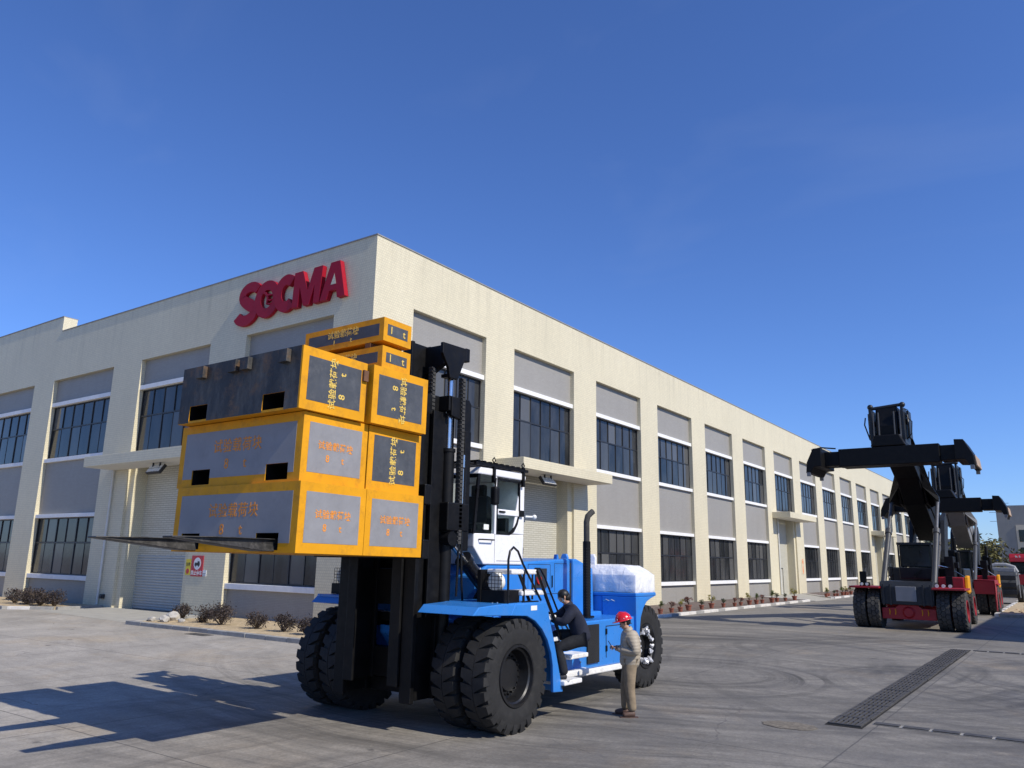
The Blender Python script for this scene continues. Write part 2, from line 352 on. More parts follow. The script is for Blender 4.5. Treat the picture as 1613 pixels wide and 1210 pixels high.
def facade(a, z, d, side):
    """a along the wall, z up, d depth behind the wall face -> world"""
    return (XC-d, a, z) if side == 'R' else (a, YC+d, z)
def fbox(mb, a0, a1, z0, z1, d0, d1, side):
    if side == 'R': mb.box(XC-d1, XC-d0, a0, a1, z0, z1)
    else: mb.box(a0, a1, YC+d0, YC+d1, z0, z1)
pane_cache = {}
def window(a0, a1, z0, z1, side, split, panes=True, cols=6):
    """dark steel window: frame with mullions, panes as pieces of their own"""
    f = MB(); t = .045; D0, D1 = .25, .34
    fbox(f, a0, a1, z0, z0+.06, D0, D1, side); fbox(f, a0, a1, z1-.06, z1, D0, D1, side)
    fbox(f, a0, a0+.06, z0+.06, z1-.06, D0, D1, side); fbox(f, a1-.06, a1, z0+.06, z1-.06, D0, D1, side)
    fbox(f, a0+.06, a1-.06, split-.035, split+.035, D0+.004, D1, side)
    wd = (a1-a0-.12)/cols
    for k in range(1, cols):
        a = a0+.06+wd*k; tt = t*(1.35 if k % 2 == 0 else .8)
        fbox(f, a-tt/2, a+tt/2, z0+.06, split-.035, D0+.008, D1, side); fbox(f, a-tt/2, a+tt/2, split+.035, z1-.06, D0+.008, D1, side)
    fr = f.build('window', MT['frame'], bld, fix=False)
    g_all = MB()
    for k in range(cols):
        for (za, zb) in ((z0+.06, split-.035), (split+.035, z1-.06)):
            a = a0+.06+wd*k
            opening = (k % 2 == 1 and za < split)
            d0 = .275 if opening else .30
            d0 += random.uniform(-.004, .004)
            if panes:
                q = MB(); fbox(q, a+.012, a+wd-.012, za+.008, zb-.008, d0, d0+.012, side)
                # each pane sits a hair out of plane
                for i in range(len(q.v)):
                    v = q.v[i]; u = (v[1]-a if side == 'R' else v[0]-a)/wd-.5; hh = (v[2]-za)/(zb-za)-.5
                    rnd = (hash((round(a*10), round(za*10))) % 1000)/1000-.5; rn2 = (hash((round(za*17), round(a*7))) % 1000)/1000-.5
                    dd = u*rnd*.012+hh*rn2*.016; q.v[i] = (v[0]-dd, v[1], v[2]) if side == 'R' else (v[0], v[1]+dd, v[2])
                q.build('pane', MT['glass'], fr, fix=False)
            else: fbox(g_all, a+.012, a+wd-.012, za+.008, zb-.008, d0, d0+.012, side)
    if not panes: g_all.build('glazing', MT['glass'], fr, fix=False)
def panel(a0, a1, z0, z1, side):
    q = MB(); fbox(q, a0, a1, z0, z1, REC, REC+.3, side); q.build('grey_panel', MT['panel'], bld, fix=False)
def band(a0, a1, z0, z1, side):
    q = MB(); fbox(q, a0+.003, a1-.003, z0, z1, .07, REC+.29, side); q.build('white_ledge', MT['white_band'], bld, bevel=.01, fix=False)
def bay(a0, a1, side, top, door=False, panes=True, cols=6):
    panel(a0, a1, 10.52, top+.003, side); band(a0, a1, 10.31, 10.52, side)
    if door:
        z_w = 7.15; window(a0, a1, z_w, 10.31, side, 9.0, panes, cols); panel(a0, a1, 6.7, z_w, side)
    else:
        window(a0, a1, 7.42, 10.31, side, 9.05, panes, cols); band(a0, a1, 7.22, 7.42, side); panel(a0, a1, 4.44, 7.22, side); band(a0, a1, 4.25, 4.44, side)
        window(a0, a1, 1.38, 4.25, side, 2.98, panes, cols); band(a0, a1, 1.16, 1.38, side); panel(a0, a1, -.02, 1.16, side)
def doorway(a0, a1, side, frac=.5, wicket=False):
    """roller shutter set deep between tiled jambs, a flat canopy above"""
    D = .9
    for (u0, u1) in ((a0, a0+.42), (a1-.42, a1)):
        j = MB(); fbox(j, u0, u1, 0, 6.7, REC-.1, D, side); j.build('door_jamb', MT['tile'], bld, fix=False)
    s_ = MB(); zs = 2.4 if side == 'L' else 0.0
    fbox(s_, a0+.42, a1-.42, zs, 6.7, D-.12, D-.02, side); sh = s_.build('roller_shutter', MT['shutter'], bld, fix=False)
    if zs:
        for k in range(20):
            q = MB(); z0 = k*.12+.02
            pr = [(D-.13, z0), (D-.16, z0+.03), (D-.16, z0+.085), (D-.13, z0+.118), (D-.02, z0+.118), (D-.02, z0)]
            q.prism([(YC+p[0], p[1]) for p in pr], 'x', a0+.42, a1-.42); q.build('slat', MT['shutter_plain'], sh)
    if wicket:
        q = MB(); c = (a0+a1)/2-.7
        for (u0, u1, z0, z1) in ((c, c+.06, 0, 2.3), (c+1.3, c+1.36, 0, 2.3), (c+.62, c+.67, 0, 2.24), (c, c+1.36, 2.24, 2.3)): fbox(q, u0, u1, z0, z1, D-.15, D-.121, side)
        q.build('wicket_door_frame', MT['frame'], sh)
    c = MB(); fbox(c, a0-1.27, a1+1.35, 6.42, 6.9, -1.5, -.002, side); cn = c.build('canopy', MT['tile'], bld, bevel=.012)
    c = MB(); fbox(c, a0-1.2, a1+1.28, 6.405, 6.419, -1.44, -.02, side); c.build('soffit', MT['render_white'], cn)
doors_r = {1, 6, 11}
for i, (a, b) in enumerate(rbays):
    near = i < 6; bay(a, b, 'R', RT, i in doors_r, near, 6)
    if i in doors_r: doorway(a, b, 'R', wicket=(i == 6))
for i, (a, b) in enumerate(lbays):
    bay(a, b, 'L', LT, i == 1, i < 4, 6)
doorway(*lbays[1], 'L')
# rain pipe, box and conduit beside the shaded door
MT['pipe'] = paint('pvc_pipe', (.62, .62, .58), .5, var=.08)
q = MB(); q.cyl((-37.75, YC-.08, .15), (-37.75, YC-.08, 6.4), .055, n=10); tag(q.build('rain_pipe', MT['pipe'], None, 40), 'thin white rain pipe running down the shaded wall by the shutter', 'pipe')
q = MB(); q.cyl((XC+.08, 68.35, .15), (XC+.08, 68.35, 6.4), .055, n=10); tag(q.build('rain_pipe', MT['pipe'], None, 40), 'thin pale rain pipe on the sunlit wall beside the tall shutter with wicket door', 'pipe')
q = MB(); q.box(-37.55, -37.25, YC-.12, YC-.003, .42, .62); q.box(-37.5, -37.3, YC-.15, YC-.12, .45, .58); tag(q.build('socket_box', MT['frame'], None, bevel=.015), 'small black socket box low on the shaded wall beside the rain pipe', 'box')

# ---- floodlights under the canopies
MT['lamp_black'] = paint('lamp_housing', (.02, .02, .022), .5)
MT['lamp_lens'] = paint('lamp_lens', (.75, .74, .68), .25, var=.05)
def flood(x, y, z, rz, label):
    t = thing('floodlight', label, 'floodlight', (x, y, z), rz, 'floodlights under the canopies')
    A = Matrix.Translation((x, y, z)) @ Matrix.Rotation(rz, 4, 'Z') @ Matrix.Rotation(rad(-35), 4, 'X')
    q = MB(); q.box(-.55, .55, -.07, .07, -.23, .23, A); h = q.build('housing', MT['lamp_black'], t, bevel=.03)
    for i in range(5):
        for j in range(2):
            q = MB(); q.box(-.5+i*.2+.015, -.5+(i+1)*.2-.015, -.09, -.07, -.2+j*.2+.015, j*.2-.015, A); q.build('lens', MT['lamp_lens'], h)
    B_ = Matrix.Translation((x, y, z)) @ Matrix.Rotation(rz, 4, 'Z')
    q = MB(); q.box(-.3, -.24, -.03, .03, .1, .29, B_); q.box(.24, .3, -.03, .03, .1, .29, B_); q.build('bracket', MT['lamp_black'], t)
flood(-32.6, 19.0, 6.11, 0, 'rectangular ten-cell floodlight under the canopy of the shaded roller door')
flood(XC+.9, 30.8, 6.11, rad(90), 'rectangular ten-cell floodlight under the canopy behind the white cab')

# ---- safety signs beside the shaded door
MT['sign_red'] = paint('sign_red', (.55, .02, .03), .4, var=.05); MT['sign_white'] = paint('sign_white', (.8, .8, .78), .4, var=.04)
MT['sign_yellow'] = paint('sign_yellow', (.75, .58, .02), .4, var=.05); MT['ink'] = paint('sign_ink', (.015, .015, .015), .5)
def plate(name, label, x0, x1, z0, z1, mat):
    q = MB(); q.box(x0, x1, YC-.02, YC-.004, z0, z1); o = q.build(name, mat); return tag(o, label, 'sign')
o = plate('warning_sign', 'red wall sign with truck in a white disc beside the shaded shutter', -30.62, -29.8, 1.6, 2.45, MT['sign_red'])
q = MB(); q.cyl((-30.2, YC-.024, 2.12), (-30.2, YC-.0205, 2.12), .25, n=28); q.build('white_disc', MT['sign_white'], o)
q = MB(); q.prism([(-30.38, 2.04), (-30.02, 2.04), (-30.02, 2.14), (-30.06, 2.22), (-30.18, 2.22), (-30.18, 2.16), (-30.38, 2.16)], 'y', YC-.028, YC-.0242); q.cyl((-30.3, YC-.028, 2.03), (-30.3, YC-.0242, 2.03), .035, n=10); q.cyl((-30.09, YC-.028, 2.03), (-30.09, YC-.0242, 2.03), .035, n=10); q.build('truck_symbol', MT['ink'], o)
put_text(text_mesh('sign_text', '禁止停车', .2, 1.0, .004, .001), 'lettering', (-30.21, YC-.0225, 1.73), (1, 0, 0), (0, 0, 1), MT['sign_white'], o)
o = plate('warning_sign', 'narrow yellow warning sign at the left of the red truck sign', -31.02, -30.68, 1.65, 2.3, MT['sign_yellow'])
q = MB(); q.cyl((-30.85, YC-.024, 1.8), (-30.85, YC-.0205, 1.8), .11, n=20); q.build('red_symbol', MT['sign_red'], o)
put_text(text_mesh('sign_text', '注意', .15, 1.0, .003, .001), 'lettering', (-30.85, YC-.0225, 2.08), (1, 0, 0), (0, 0, 1), MT['ink'], o)
o = plate('notice_plate', 'small white notice at the right of the red truck sign', -29.77, -29.52, 1.62, 1.86, MT['sign_white'])
q = MB(); q.box(-29.74, -29.55, YC-.023, YC-.0205, 1.72, 1.735); q.box(-29.74, -29.55, YC-.023, YC-.0205, 1.66, 1.675); q.build('printed_lines', MT['ink'], o)
# orange notice by far door
MT['sign_orange'] = paint('sign_orange', (.8, .2, .03), .5, var=.05)
q = MB(); q.box(XC+.004, XC+.02, 75.0, 75.85, 1.75, 3.1); o = tag(q.build('notice_plate', MT['tile']), 'tall notice with orange lettering beside the shutter with wicket door', 'sign')
for k, ch in enumerate('闲人免进'[:3]):
    put_text(text_mesh('sign_text', ch, .5, 1, .01, .001), 'lettering', (XC+.0225, 75.42, 2.85-k*.42), (0, 1, 0), (0, 0, 1), MT['sign_orange'], o)

# ---- the red company lettering SOCMA
MT['sign_face'] = paint('lettering_red', (.34, .004, .020), .5, var=.05, spec=.25)
sg = thing('company_sign', 'big dark red SOCMA company lettering on the shaded wall near the corner', 'sign', (-25.6, YC, 12.4))
LET = [0.0]
def stroke(path, wdt, name, closed=False):
    P = [Vector((p[0], 0, p[1])) for p in path]; n = len(P); L, Rr = [], []
    for i in range(n):
        a = P[(i-1) % n] if (closed or i) else P[i]; b = P[(i+1) % n] if (closed or i < n-1) else P[i]
        d = (b-a).normalized(); nn = Vector((-d.z, 0, d.x)); wd = wdt[i] if hasattr(wdt, '__len__') else wdt
        L.append(P[i]+nn*wd/2); Rr.append(P[i]-nn*wd/2)
    q = MB(); LET[0] += .004; y0, y1 = YC-.17-LET[0], YC-.02-LET[0]*.1; k = len(L)
    vs = []
    for y in (y0, y1): vs += [(p.x, y, p.z) for p in L]+[(p.x, y, p.z) for p in Rr]
    fs = []; rng = range(k if closed else k-1)
    for i in rng:
        j = (i+1) % k; fs += [(i, j, k+j, k+i), (2*k+i, 3*k+i, 3*k+j, 2*k+j), (i, 2*k+i, 2*k+j, j), (k+i, k+j, 3*k+j, 3*k+i)]
    if not closed: fs += [(0, k, 3*k, 2*k), (k-1, 3*k-1, 4*k-1, 2*k-1)]
    q.add(vs, fs); return q.build(name, MT['sign_face'], sg)
def arc(cx, cz, rx, rz, a0, a1, n=18): return [(cx+rx*math.cos(rad(a0+(a1-a0)*i/n)), cz+rz*math.sin(rad(a0+(a1-a0)*i/n))) for i in range(n+1)]
# S
stroke(arc(-28.12, 13.54, .56, .37, 28, 200, 14)+[(-28.5, 13.3), (-28.2, 13.12), (-27.92, 12.98)]+arc(-28.38, 12.75, .58, .34, 22, -165, 14), [.44]*15+[.5, .54, .54]+[.48]*15, 'letter')
# O with a bird's-head device inside
stroke(arc(-26.95, 13.14, .60, .62, 0, 360, 30)[:-1], .42, 'letter', True)
for pth, wd in (([(-27.3, 13.5), (-27.05, 13.42), (-26.9, 13.2), (-26.95, 12.9)], [.05, .12, .12, .06]), ([(-26.95, 13.3), (-26.8, 13.32), (-26.6, 13.28)], [.04, .09, .03]), ([(-26.86, 13.1), (-26.72, 13.05), (-26.58, 13.08)], [.04, .08, .03]), ([(-26.85, 12.92), (-26.74, 12.88), (-26.62, 12.9)], [.04, .07, .03])):
    stroke(pth, wd, 'emblem')
# C
stroke(arc(-25.68, 13.16, .52, .59, 48, 312, 26), .46, 'letter')
q = MB(); q.prism([(-25.22, 12.40), (-24.84, 12.40), (-24.80, 13.26), (-24.52, 12.40), (-24.16, 12.40), (-23.88, 13.22), (-23.92, 12.40), (-23.56, 12.40), (-23.46, 13.92), (-23.98, 13.92), (-24.30, 13.02), (-24.66, 13.92), (-25.16, 13.92)], 'y', YC-.215, YC-.013); q.build('letter', MT['sign_face'], sg)
q = MB()
q.prism([(-23.52, 12.40), (-23.12, 12.40), (-22.99, 12.74), (-22.58, 12.74), (-22.52, 12.40), (-22.08, 12.40), (-22.46, 13.92), (-22.98, 13.92)], 'y', YC-.220, YC-.014)
q.build('letter', MT['sign_face'], sg)
q = MB(); q.prism([(-22.92, 12.98), (-22.62, 12.98), (-22.74, 13.42)], 'y', YC-.224, YC-.219); q.build('letter_counter', MT['tile'], sg)
# ------------------------------------------------------------------ forklift (faces -Y, centre line x = FX)
FX = -8.95
MT['blue'] = paint('forklift_blue', (.030, .205, .60), .32, var=.07, scale=1.5, dirt=(.16, .22, .30), dirt_amt=.22, coat=.25)
MT['black'] = paint('mast_black', (.0045, .0045, .005), .5, var=.3, scale=2.5, dirt=(.03, .028, .025), dirt_amt=.22, spec=.22)
MT['black_gloss'] = paint('black_gloss', (.007, .007, .008), .3, var=.2, spec=.35)
MT['steel'] = paint('chrome_rod', (.55, .56, .58), .22, 1.0, var=.05)
MT['rubber'] = paint('tyre_rubber', (.013, .0127, .0124), .75, var=.3, scale=5, dirt=(.06, .056, .05), dirt_amt=.3, bump=.25, bscale=60)
MT['rubber_dusty'] = paint('tyre_rubber_dusty', (.040, .039, .037), .85, var=.3, scale=4, dirt=(.15, .14, .125), dirt_amt=.5)
MT['rim_black'] = paint('rim_black', (.011, .011, .012), .35, var=.2)
MT['foil'] = paint('silver_foil', (.62, .62, .63), .35, .35, var=.25, scale=18, bump=.9, bscale=25)
MT['cab_white'] = paint('cab_white', (.80, .80, .81), .3, var=.03, coat=.3)
MT['wrap'] = paint('plastic_wrap_white', (.78, .77, .74), .45, var=.2, scale=7, dirt=(.42, .40, .36), dirt_amt=.45, bump=.7, bscale=18)
def m_film():
    N = NT('stretch_film'); p = N.pos()
    cr = N.n('ShaderNodeTexNoise'); cr.inputs['Scale'].default_value = 4.5; cr.inputs['Detail'].default_value = 7; cr.inputs['Distortion'].default_value = 1.6; N.l(N.pos((1, 1, .45)), cr.inputs['Vector'])
    col = N.ramp(cr.outputs[0], [(.3, (.78, .78, .80)), (.6, (.86, .86, .87))]); N.bump(cr.outputs[0], .9, .05)
    N.b.inputs['Subsurface Weight'].default_value = .55; N.b.inputs['Subsurface Radius'].default_value = (.5, .5, .5); N.b.inputs['Subsurface Scale'].default_value = .6
    return N.out(col, .3, 0, .5, .25)
MT['film'] = m_film()
def m_cabglass():
    N = NT('cab_glass'); b = N.b; b.inputs['Transmission Weight'].default_value = 1.0; b.inputs['IOR'].default_value = 1.1
    return N.out((.84, .93, .89), .02, 0, .5)
MT['cabglass'] = m_cabglass()
MT['dark_in'] = paint('cab_interior', (.02, .021, .022), .7)
MT['seat'] = paint('seat_fabric', (.03, .031, .033), .9)
MT['red_lens'] = paint('red_lens', (.5, .02, .015), .25, var=.05)
MT['grille'] = paint('grille_black', (.014, .014, .014), .6, var=.2, bump=.5, bscale=90)
MT['sticker'] = paint('sticker_white', (.75, .76, .72), .5, var=.05)
fk = thing('forklift', 'large blue forklift truck with white cab and tall black mast carrying the yellow test blocks', 'forklift', (FX, 12.0, 0))

def tyre_mesh(r, w, lug=.052, n=25, smooth_c=True):
    """big bias tyre: carcass plus shoulder lugs with slanting grooves; axis x, centred"""
    q = MB(); h = w/2; rc = r-lug
    prof = [(-h*.72, r*.50), (-h*.92, r*.56), (-h*1.0, r*.70), (-h*.99, r*.82), (-h*.90, rc*.985), (-h*.5, rc), (h*.5, rc), (h*.90, rc*.985), (h*.99, r*.82), (h*1.0, r*.70), (h*.92, r*.56), (h*.72, r*.50)]
    q.lathe(prof, (0, 0, 0), 'x', 56, False)
    for sgn in (-1, 1):
        for k in range(n):
            a = 2*math.pi*(k+(.25 if sgn > 0 else .75))/n; half = math.pi/n
            # block between two grooves: outer edge of the tread narrow, widening to the middle
            secs = [(h*1.0, r*.845, .60, .0), (h*.985, r*.93, .60, .0), (h*.90, r, .62, .0), (h*.45, r, .80, .35), (h*.02, r, 1.0, .75)]
            rings = []
            for (t, rr, wd, sk) in secs:
                a0 = a-half*wd+sk*half*.9; a1 = a+half*wd+sk*half*.9; am = (a0+a1)/2; ri = rr-lug*1.15 if t < h*.95 else rr-lug*.9
                rings.append([Vector((sgn*t, rr*math.sin(a0), -rr*math.cos(a0))), Vector((sgn*t, rr*math.sin(am), -rr*math.cos(am))), Vector((sgn*t, rr*math.sin(a1), -rr*math.cos(a1))),
                              Vector((sgn*t*.97, ri*math.sin(a1), -ri*math.cos(a1))), Vector((sgn*t*.97, ri*math.sin(a0), -ri*math.cos(a0)))])
            q.loft(rings)
    return q
def rim_mesh(r, w, sgn):
    """dished rim, outer side towards sgn*x"""
    q = MB(); h = w/2
    prof = [(h*.80, r*.555), (h*.98, r*.54), (h*.99, r*.50), (h*.78, r*.485), (h*.70, r*.455), (h*.35, r*.44), (h*.05, r*.41), (h*.02, r*.30), (h*.12, r*.285), (h*.30, r*.27), (h*.34, r*.12), (h*.34, r*.005)]
    q.lathe([(sgn*t, rr) for t, rr in prof], (0, 0, 0), 'x', 44, False); return q
def bolts_mesh(r, w, sgn, n=20, rr=.345):
    q = MB(); h = w/2
    for k in range(n):
        a = 2*math.pi*k/n; c = Vector((0, r*rr*math.cos(a), r*rr*math.sin(a))); q.cyl(c+Vector((sgn*h*.02, 0, 0)), c+Vector((sgn*h*.24, 0, 0)), r*.021, n=6)
    return q
wheel_me = {}
def wheel(parent, x, y, r, w, sgn, mat='rubber', key='f', rim='rim_black', boltm='black_gloss', tm=None, rot=0):
    if (key, r) not in wheel_me: wheel_me[(key, r)] = (tm or tyre_mesh)(r, w).mesh('wheel'); 
    me = wheel_me[(key, r)]
    o = bpy.data.objects.new('wheel', me); COL.objects.link(o)
    if not me.materials:
        me.materials.append(MT[mat])
        bm = bmesh.new(); bm.from_mesh(me); bmesh.ops.recalc_face_normals(bm, faces=bm.faces); bm.to_mesh(me); bm.free()
        for pl in me.polygons: pl.use_smooth = True
        me.set_sharp_from_angle(angle=rad(28))
    o.location = (x, y, r-.012); o.rotation_euler = (rot, 0, 0); attach(o, parent)
    for nm, mk, mt in (('rim', rim_mesh, rim), ('wheel_bolts', bolts_mesh, boltm)):
        kk = (key, nm, sgn, r)
        if kk not in wheel_me:
            m_ = mk(r, w, sgn); me2 = m_.mesh(nm); me2.materials.append(MT[mt]); wheel_me[kk] = me2
            bm = bmesh.new(); bm.from_mesh(me2); bmesh.ops.recalc_face_normals(bm, faces=bm.faces); bm.to_mesh(me2); bm.free()
            for pl in me2.polygons: pl.use_smooth = True
            me2.set_sharp_from_angle(angle=rad(35))
        c = bpy.data.objects.new(nm, wheel_me[kk]); COL.objects.link(c); c.parent = o
        if nm == 'wheel_bolts': c['kind'] = 'stuff'
    return o
TW = .46
for x, s_ in ((-6.95-TW/2, 1), (-6.95-TW*1.5-.1, 1), (-10.95+TW/2, -1), (-10.95+TW*1.5+.1, -1)): wheel(fk, x, 10.05, .812, TW, s_, rot=random.uniform(0, .2))
for x, s_ in ((-7.46-TW/2, 1), (-10.44+TW/2, -1)):
    o = wheel(fk, x, 15.44, .812, TW, s_, rot=.3)
# foil twisted round the rear wheel bolts
for x, s_ in ((-7.46-.02, 1),):
    q = MB()
    for k in range(22):
        a = 2*math.pi*k/22; rr = .31+random.uniform(-.025, .025); c = Vector((x-.06, 15.44+rr*math.cos(a), .80+rr*math.sin(a)))
        d = Vector((random.uniform(.03, .09), random.uniform(-.05, .05), random.uniform(-.05, .05))); q.tube([c, c+d, c+d*1.4+Vector((0, random.uniform(-.05, .05), random.uniform(-.05, .05)))], [.03, .045, .02], 6)
    o = q.build('foil_wrapping', MT['foil'], fk); o['kind'] = 'stuff'
# axles and chassis
q = MB(); q.box(-10.1, -7.8, 9.85, 10.35, .55, 1.05); q.cyl((-10.4, 10.05, .8), (-7.5, 10.05, .8), .2); q.build('drive_axle', MT['black'], fk)
q = MB(); q.box(-10.0, -7.9, 15.2, 15.7, .62, .95); q.cyl((-10.1, 15.44, .8), (-7.8, 15.44, .8), .16); q.build('steer_axle', MT['black'], fk)
q = MB(); q.box(-9.85, -8.05, 9.95, 15.1, .62, 1.5); q.prism([(9.62, 1.5), (10.4, 1.5), (10.4, .95), (9.85, 1.05), (9.62, 1.3)], 'x', -9.4, -8.5); q.build('chassis', MT['blue'], fk, bevel=.02)
# side tanks: right one carries grille and hinge marks
def side(sg, x): return x if sg > 0 else 2*FX-x
def mbox(q, sg, x0, x1, *r): a, b = side(sg, x0), side(sg, x1); q.box(min(a, b), max(a, b), *r)
def mprism(q, sg, pts, x0, x1): a, b = side(sg, x0), side(sg, x1); q.prism(pts, 'x', min(a, b), max(a, b))
for sg in (1, -1):
    q = MB(); mprism(q, sg, [(11.55, .62), (14.62, .60), (14.62, 1.43), (11.55, 1.42)], -8.07, -7.33); tk = q.build('side_tank', MT['blue'], fk, bevel=.025)
    if sg > 0:
        q = MB(); q.box(-7.328, -7.30, 12.72, 13.14, .70, 1.36); q.build('grille', MT['grille'], tk)
        q = MB(); q.box(-7.328, -7.31, 13.42, 13.47, 1.16, 1.26); q.box(-7.328, -7.31, 13.42, 13.47, .86, .96); q.build('hinge', MT['black'], tk)
        q = MB(); q.box(-7.3285, -7.322, 13.44, 14.5, 1.30, 1.312); q.box(-7.3285, -7.322, 13.44, 13.452, .75, 1.3); q.build('panel_gap', MT['dark_in'], tk)
        q = MB(); q.prism([(11.6, .52), (14.3, .50), (14.3, .60), (11.6, .62)], 'x', -7.5, -7.29); q.box(-7.45, -7.2, 11.6, 12.6, .56, .66); q.build('running_board', MT['wrap'], fk, bevel=.02)
# fenders over the twin front wheels
for sg in (1, -1):
    q = MB()
    arcp = [(9.82, 1.665)]+[(10.02+.99*math.sin(a), .72+.95*math.cos(a)) for a in [rad(t) for t in (14, 28, 42, 56, 70, 82)]]+[(11.02, .46)]
    outer = [(11.30, .44), (11.02, 1.25), (10.80, 1.83), (9.94, 1.825)]
    mprism(q, sg, arcp+outer, -7.0, -6.94)                                       # outer skirt
    mprism(q, sg, [(9.60, 1.79), (10.82, 1.79), (10.82, 1.835), (9.60, 1.835)], -8.2, -7.0)   # deck
    yn = 8.92 if sg > 0 else 9.5
    mprism(q, sg, [(yn, 1.70), (9.82, 1.665), (9.94, 1.825), (9.62, 1.838), (yn+.13, 1.81)], -7.98, -6.94-.002)  # chamfered nose
    mprism(q, sg, [(10.80, 1.79), (10.84, 1.83), (11.33, .44), (11.27, .44)], -7.9, -7.0)
    q.build('fender', MT['blue'], fk, bevel=.012)
# cab
cab = None
q = MB(); prof = [(10.50, 2.90), (10.50, 2.67), (10.78, 2.39), (11.95, 2.39), (11.97, 2.92)]
q.prism(prof, 'x', -9.70, -8.20); cab = q.build('cab', MT['cab_white'], fk, bevel=.02)
q = MB(); q.prism([(10.55, 3.90), (11.98, 3.90), (12.0, 3.97), (11.9, 4.04), (10.62, 4.02)], 'x', -9.72, -8.18); q.build('cab_roof', MT['cab_white'], cab, bevel=.02)
q = MB(); q.prism([(11.62, 2.93), (11.97, 2.921), (11.98, 3.90), (11.86, 3.90)], 'x', -9.70, -8.2); q.build('rear_pillar', MT['cab_white'], cab, bevel=.015)
q = MB(); q.prism([(11.06, 2.901), (11.11, 2.901), (11.11, 3.899), (11.06, 3.899)], 'x', -8.26, -8.195); q.prism([(11.06, 2.901), (11.11, 2.901), (11.11, 3.899), (11.06, 3.899)], 'x', -9.705, -9.64); q.build('door_pillar', MT['cab_white'], cab)
q = MB()
for x0 in (-8.235, -9.7):
    q.prism([(10.48, 2.90), (10.54, 2.90), (10.64, 3.90), (10.58, 3.90)], 'x', x0, x0+.035)
q.prism([(10.47, 2.91), (10.53, 2.91), (10.53, 2.97), (10.47, 2.97)], 'x', -9.66, -8.236); q.prism([(10.56, 3.84), (10.62, 3.84), (10.62, 3.9), (10.56, 3.9)], 'x', -9.66, -8.236)
q.build('front_pillar', MT['black_gloss'], cab)
q = MB(); q.prism([(10.515, 2.975), (10.525, 2.975), (10.605, 3.835), (10.595, 3.835)], 'x', -9.655, -8.24); q.build('windscreen', MT['cabglass'], cab)
q = MB(); q.box(-8.226, -8.218, 10.56, 11.05, 2.92, 3.895); q.build('quarter_window', MT['cabglass'], cab)
q = MB(); q.prism([(11.12, 2.92), (11.50, 2.92), (11.62, 2.98), (11.72, 3.12), (11.80, 3.35), (11.80, 3.86), (11.12, 3.86)], 'x', -8.226, -8.218); q.build('door_window', MT['cabglass'], cab)
q = MB()     # black seal round the door glass and the rail across it
q.prism([(11.11, 2.9), (11.15, 2.9), (11.15, 3.88), (11.11, 3.88)], 'x', -8.228, -8.196); q.prism([(11.15, 3.84), (11.84, 3.84), (11.84, 3.88), (11.15, 3.88)], 'x', -8.228, -8.196); q.prism([(11.79, 3.3), (11.84, 3.3), (11.84, 3.84), (11.79, 3.84)], 'x', -8.228, -8.196)
q.prism([(11.15, 2.9), (11.52, 2.9), (11.66, 2.96), (11.77, 3.1), (11.84, 3.3), (11.79, 3.3), (11.72, 3.13), (11.62, 3.0), (11.5, 2.94), (11.15, 2.94)], 'x', -8.228, -8.196)
q.build('window_seal', MT['black_gloss'], cab)
q = MB(); q.box(-8.222, -8.185, 11.15, 11.86, 3.24, 3.34); q.build('door_rail', MT['cab_white'], cab, bevel=.01)
q = MB(); q.box(-8.186, -8.165, 11.17, 11.34, 3.28, 3.31); q.box(-8.19, -8.15, 11.78, 11.9, 3.24, 3.35); q.build('door_handle', MT['black'], cab)
q = MB(); q.tube([(-8.19, 10.62, 2.80), (-8.13, 10.64, 2.80), (-8.13, 10.98, 2.80), (-8.19, 11.0, 2.80)], .012); q.build('grab_handle', MT['black'], cab)
q = MB(); q.prism([(11.08, 2.42), (11.085, 2.42), (11.085, 2.9), (11.08, 2.9)], 'x', -8.2, -8.197); q.box(-8.2, -8.197, 11.14, 11.86, 2.45, 2.457); q.build('panel_gap', MT['dark_in'], cab)
q = MB()     # roof guard bars
for k in range(9): q.box(-9.7, -8.15, 10.5+k*.17, 10.56+k*.17, 4.09, 4.13)
q.box(-8.2, -8.15, 10.45, 12.02, 4.05, 4.10); q.box(-9.72, -9.67, 10.45, 12.02, 4.05, 4.10)
for y in (10.95, 11.85): q.box(-8.2, -8.14, y, y+.05, 3.78, 4.06); q.tube([(-8.17, y+.02, 4.12), (-8.17, y-.02, 4.17), (-8.17, y+.03, 4.22), (-8.17, y+.07, 4.17), (-8.17, y+.03, 4.12)], .012, 6)
q.build('roof_guard', MT['black'], cab)
q = MB(); q.box(-9.64, -8.28, 10.6, 11.9, 2.925, 2.96); q.box(-9.64, -8.28, 11.5, 11.6, 2.96, 3.2); q.build('cab_floor', MT['dark_in'], cab)
q = MB(); q.prism([(11.2, 2.96), (11.66, 2.96), (11.7, 3.05), (11.62, 3.6), (11.5, 3.62), (11.47, 3.12), (11.2, 3.1)], 'x', -9.2, -8.7); q.box(-9.1, -8.8, 11.52, 11.64, 3.6, 3.82); q.build('seat', MT['seat'], cab, bevel=.03)
q = MB(); q.tube([(-8.95, 10.75, 2.95), (-8.95, 10.85, 3.25)], .035); q.lathe([(0, .19), (.02, .2), (.02, .17), (0, .16)], (-8.95, 10.86, 3.27), 'z', 20); q.build('steering_wheel', MT['dark_in'], cab)
q = MB(); q.box(-8.214, -8.211, 10.78, 10.92, 2.97, 3.06); q.build('sticker', MT['sticker'], cab)
q = MB(); q.box(-8.12, -7.99, 10.80, 10.94, 3.38, 3.70); q.build('mirror', MT['black'], cab, bevel=.04)
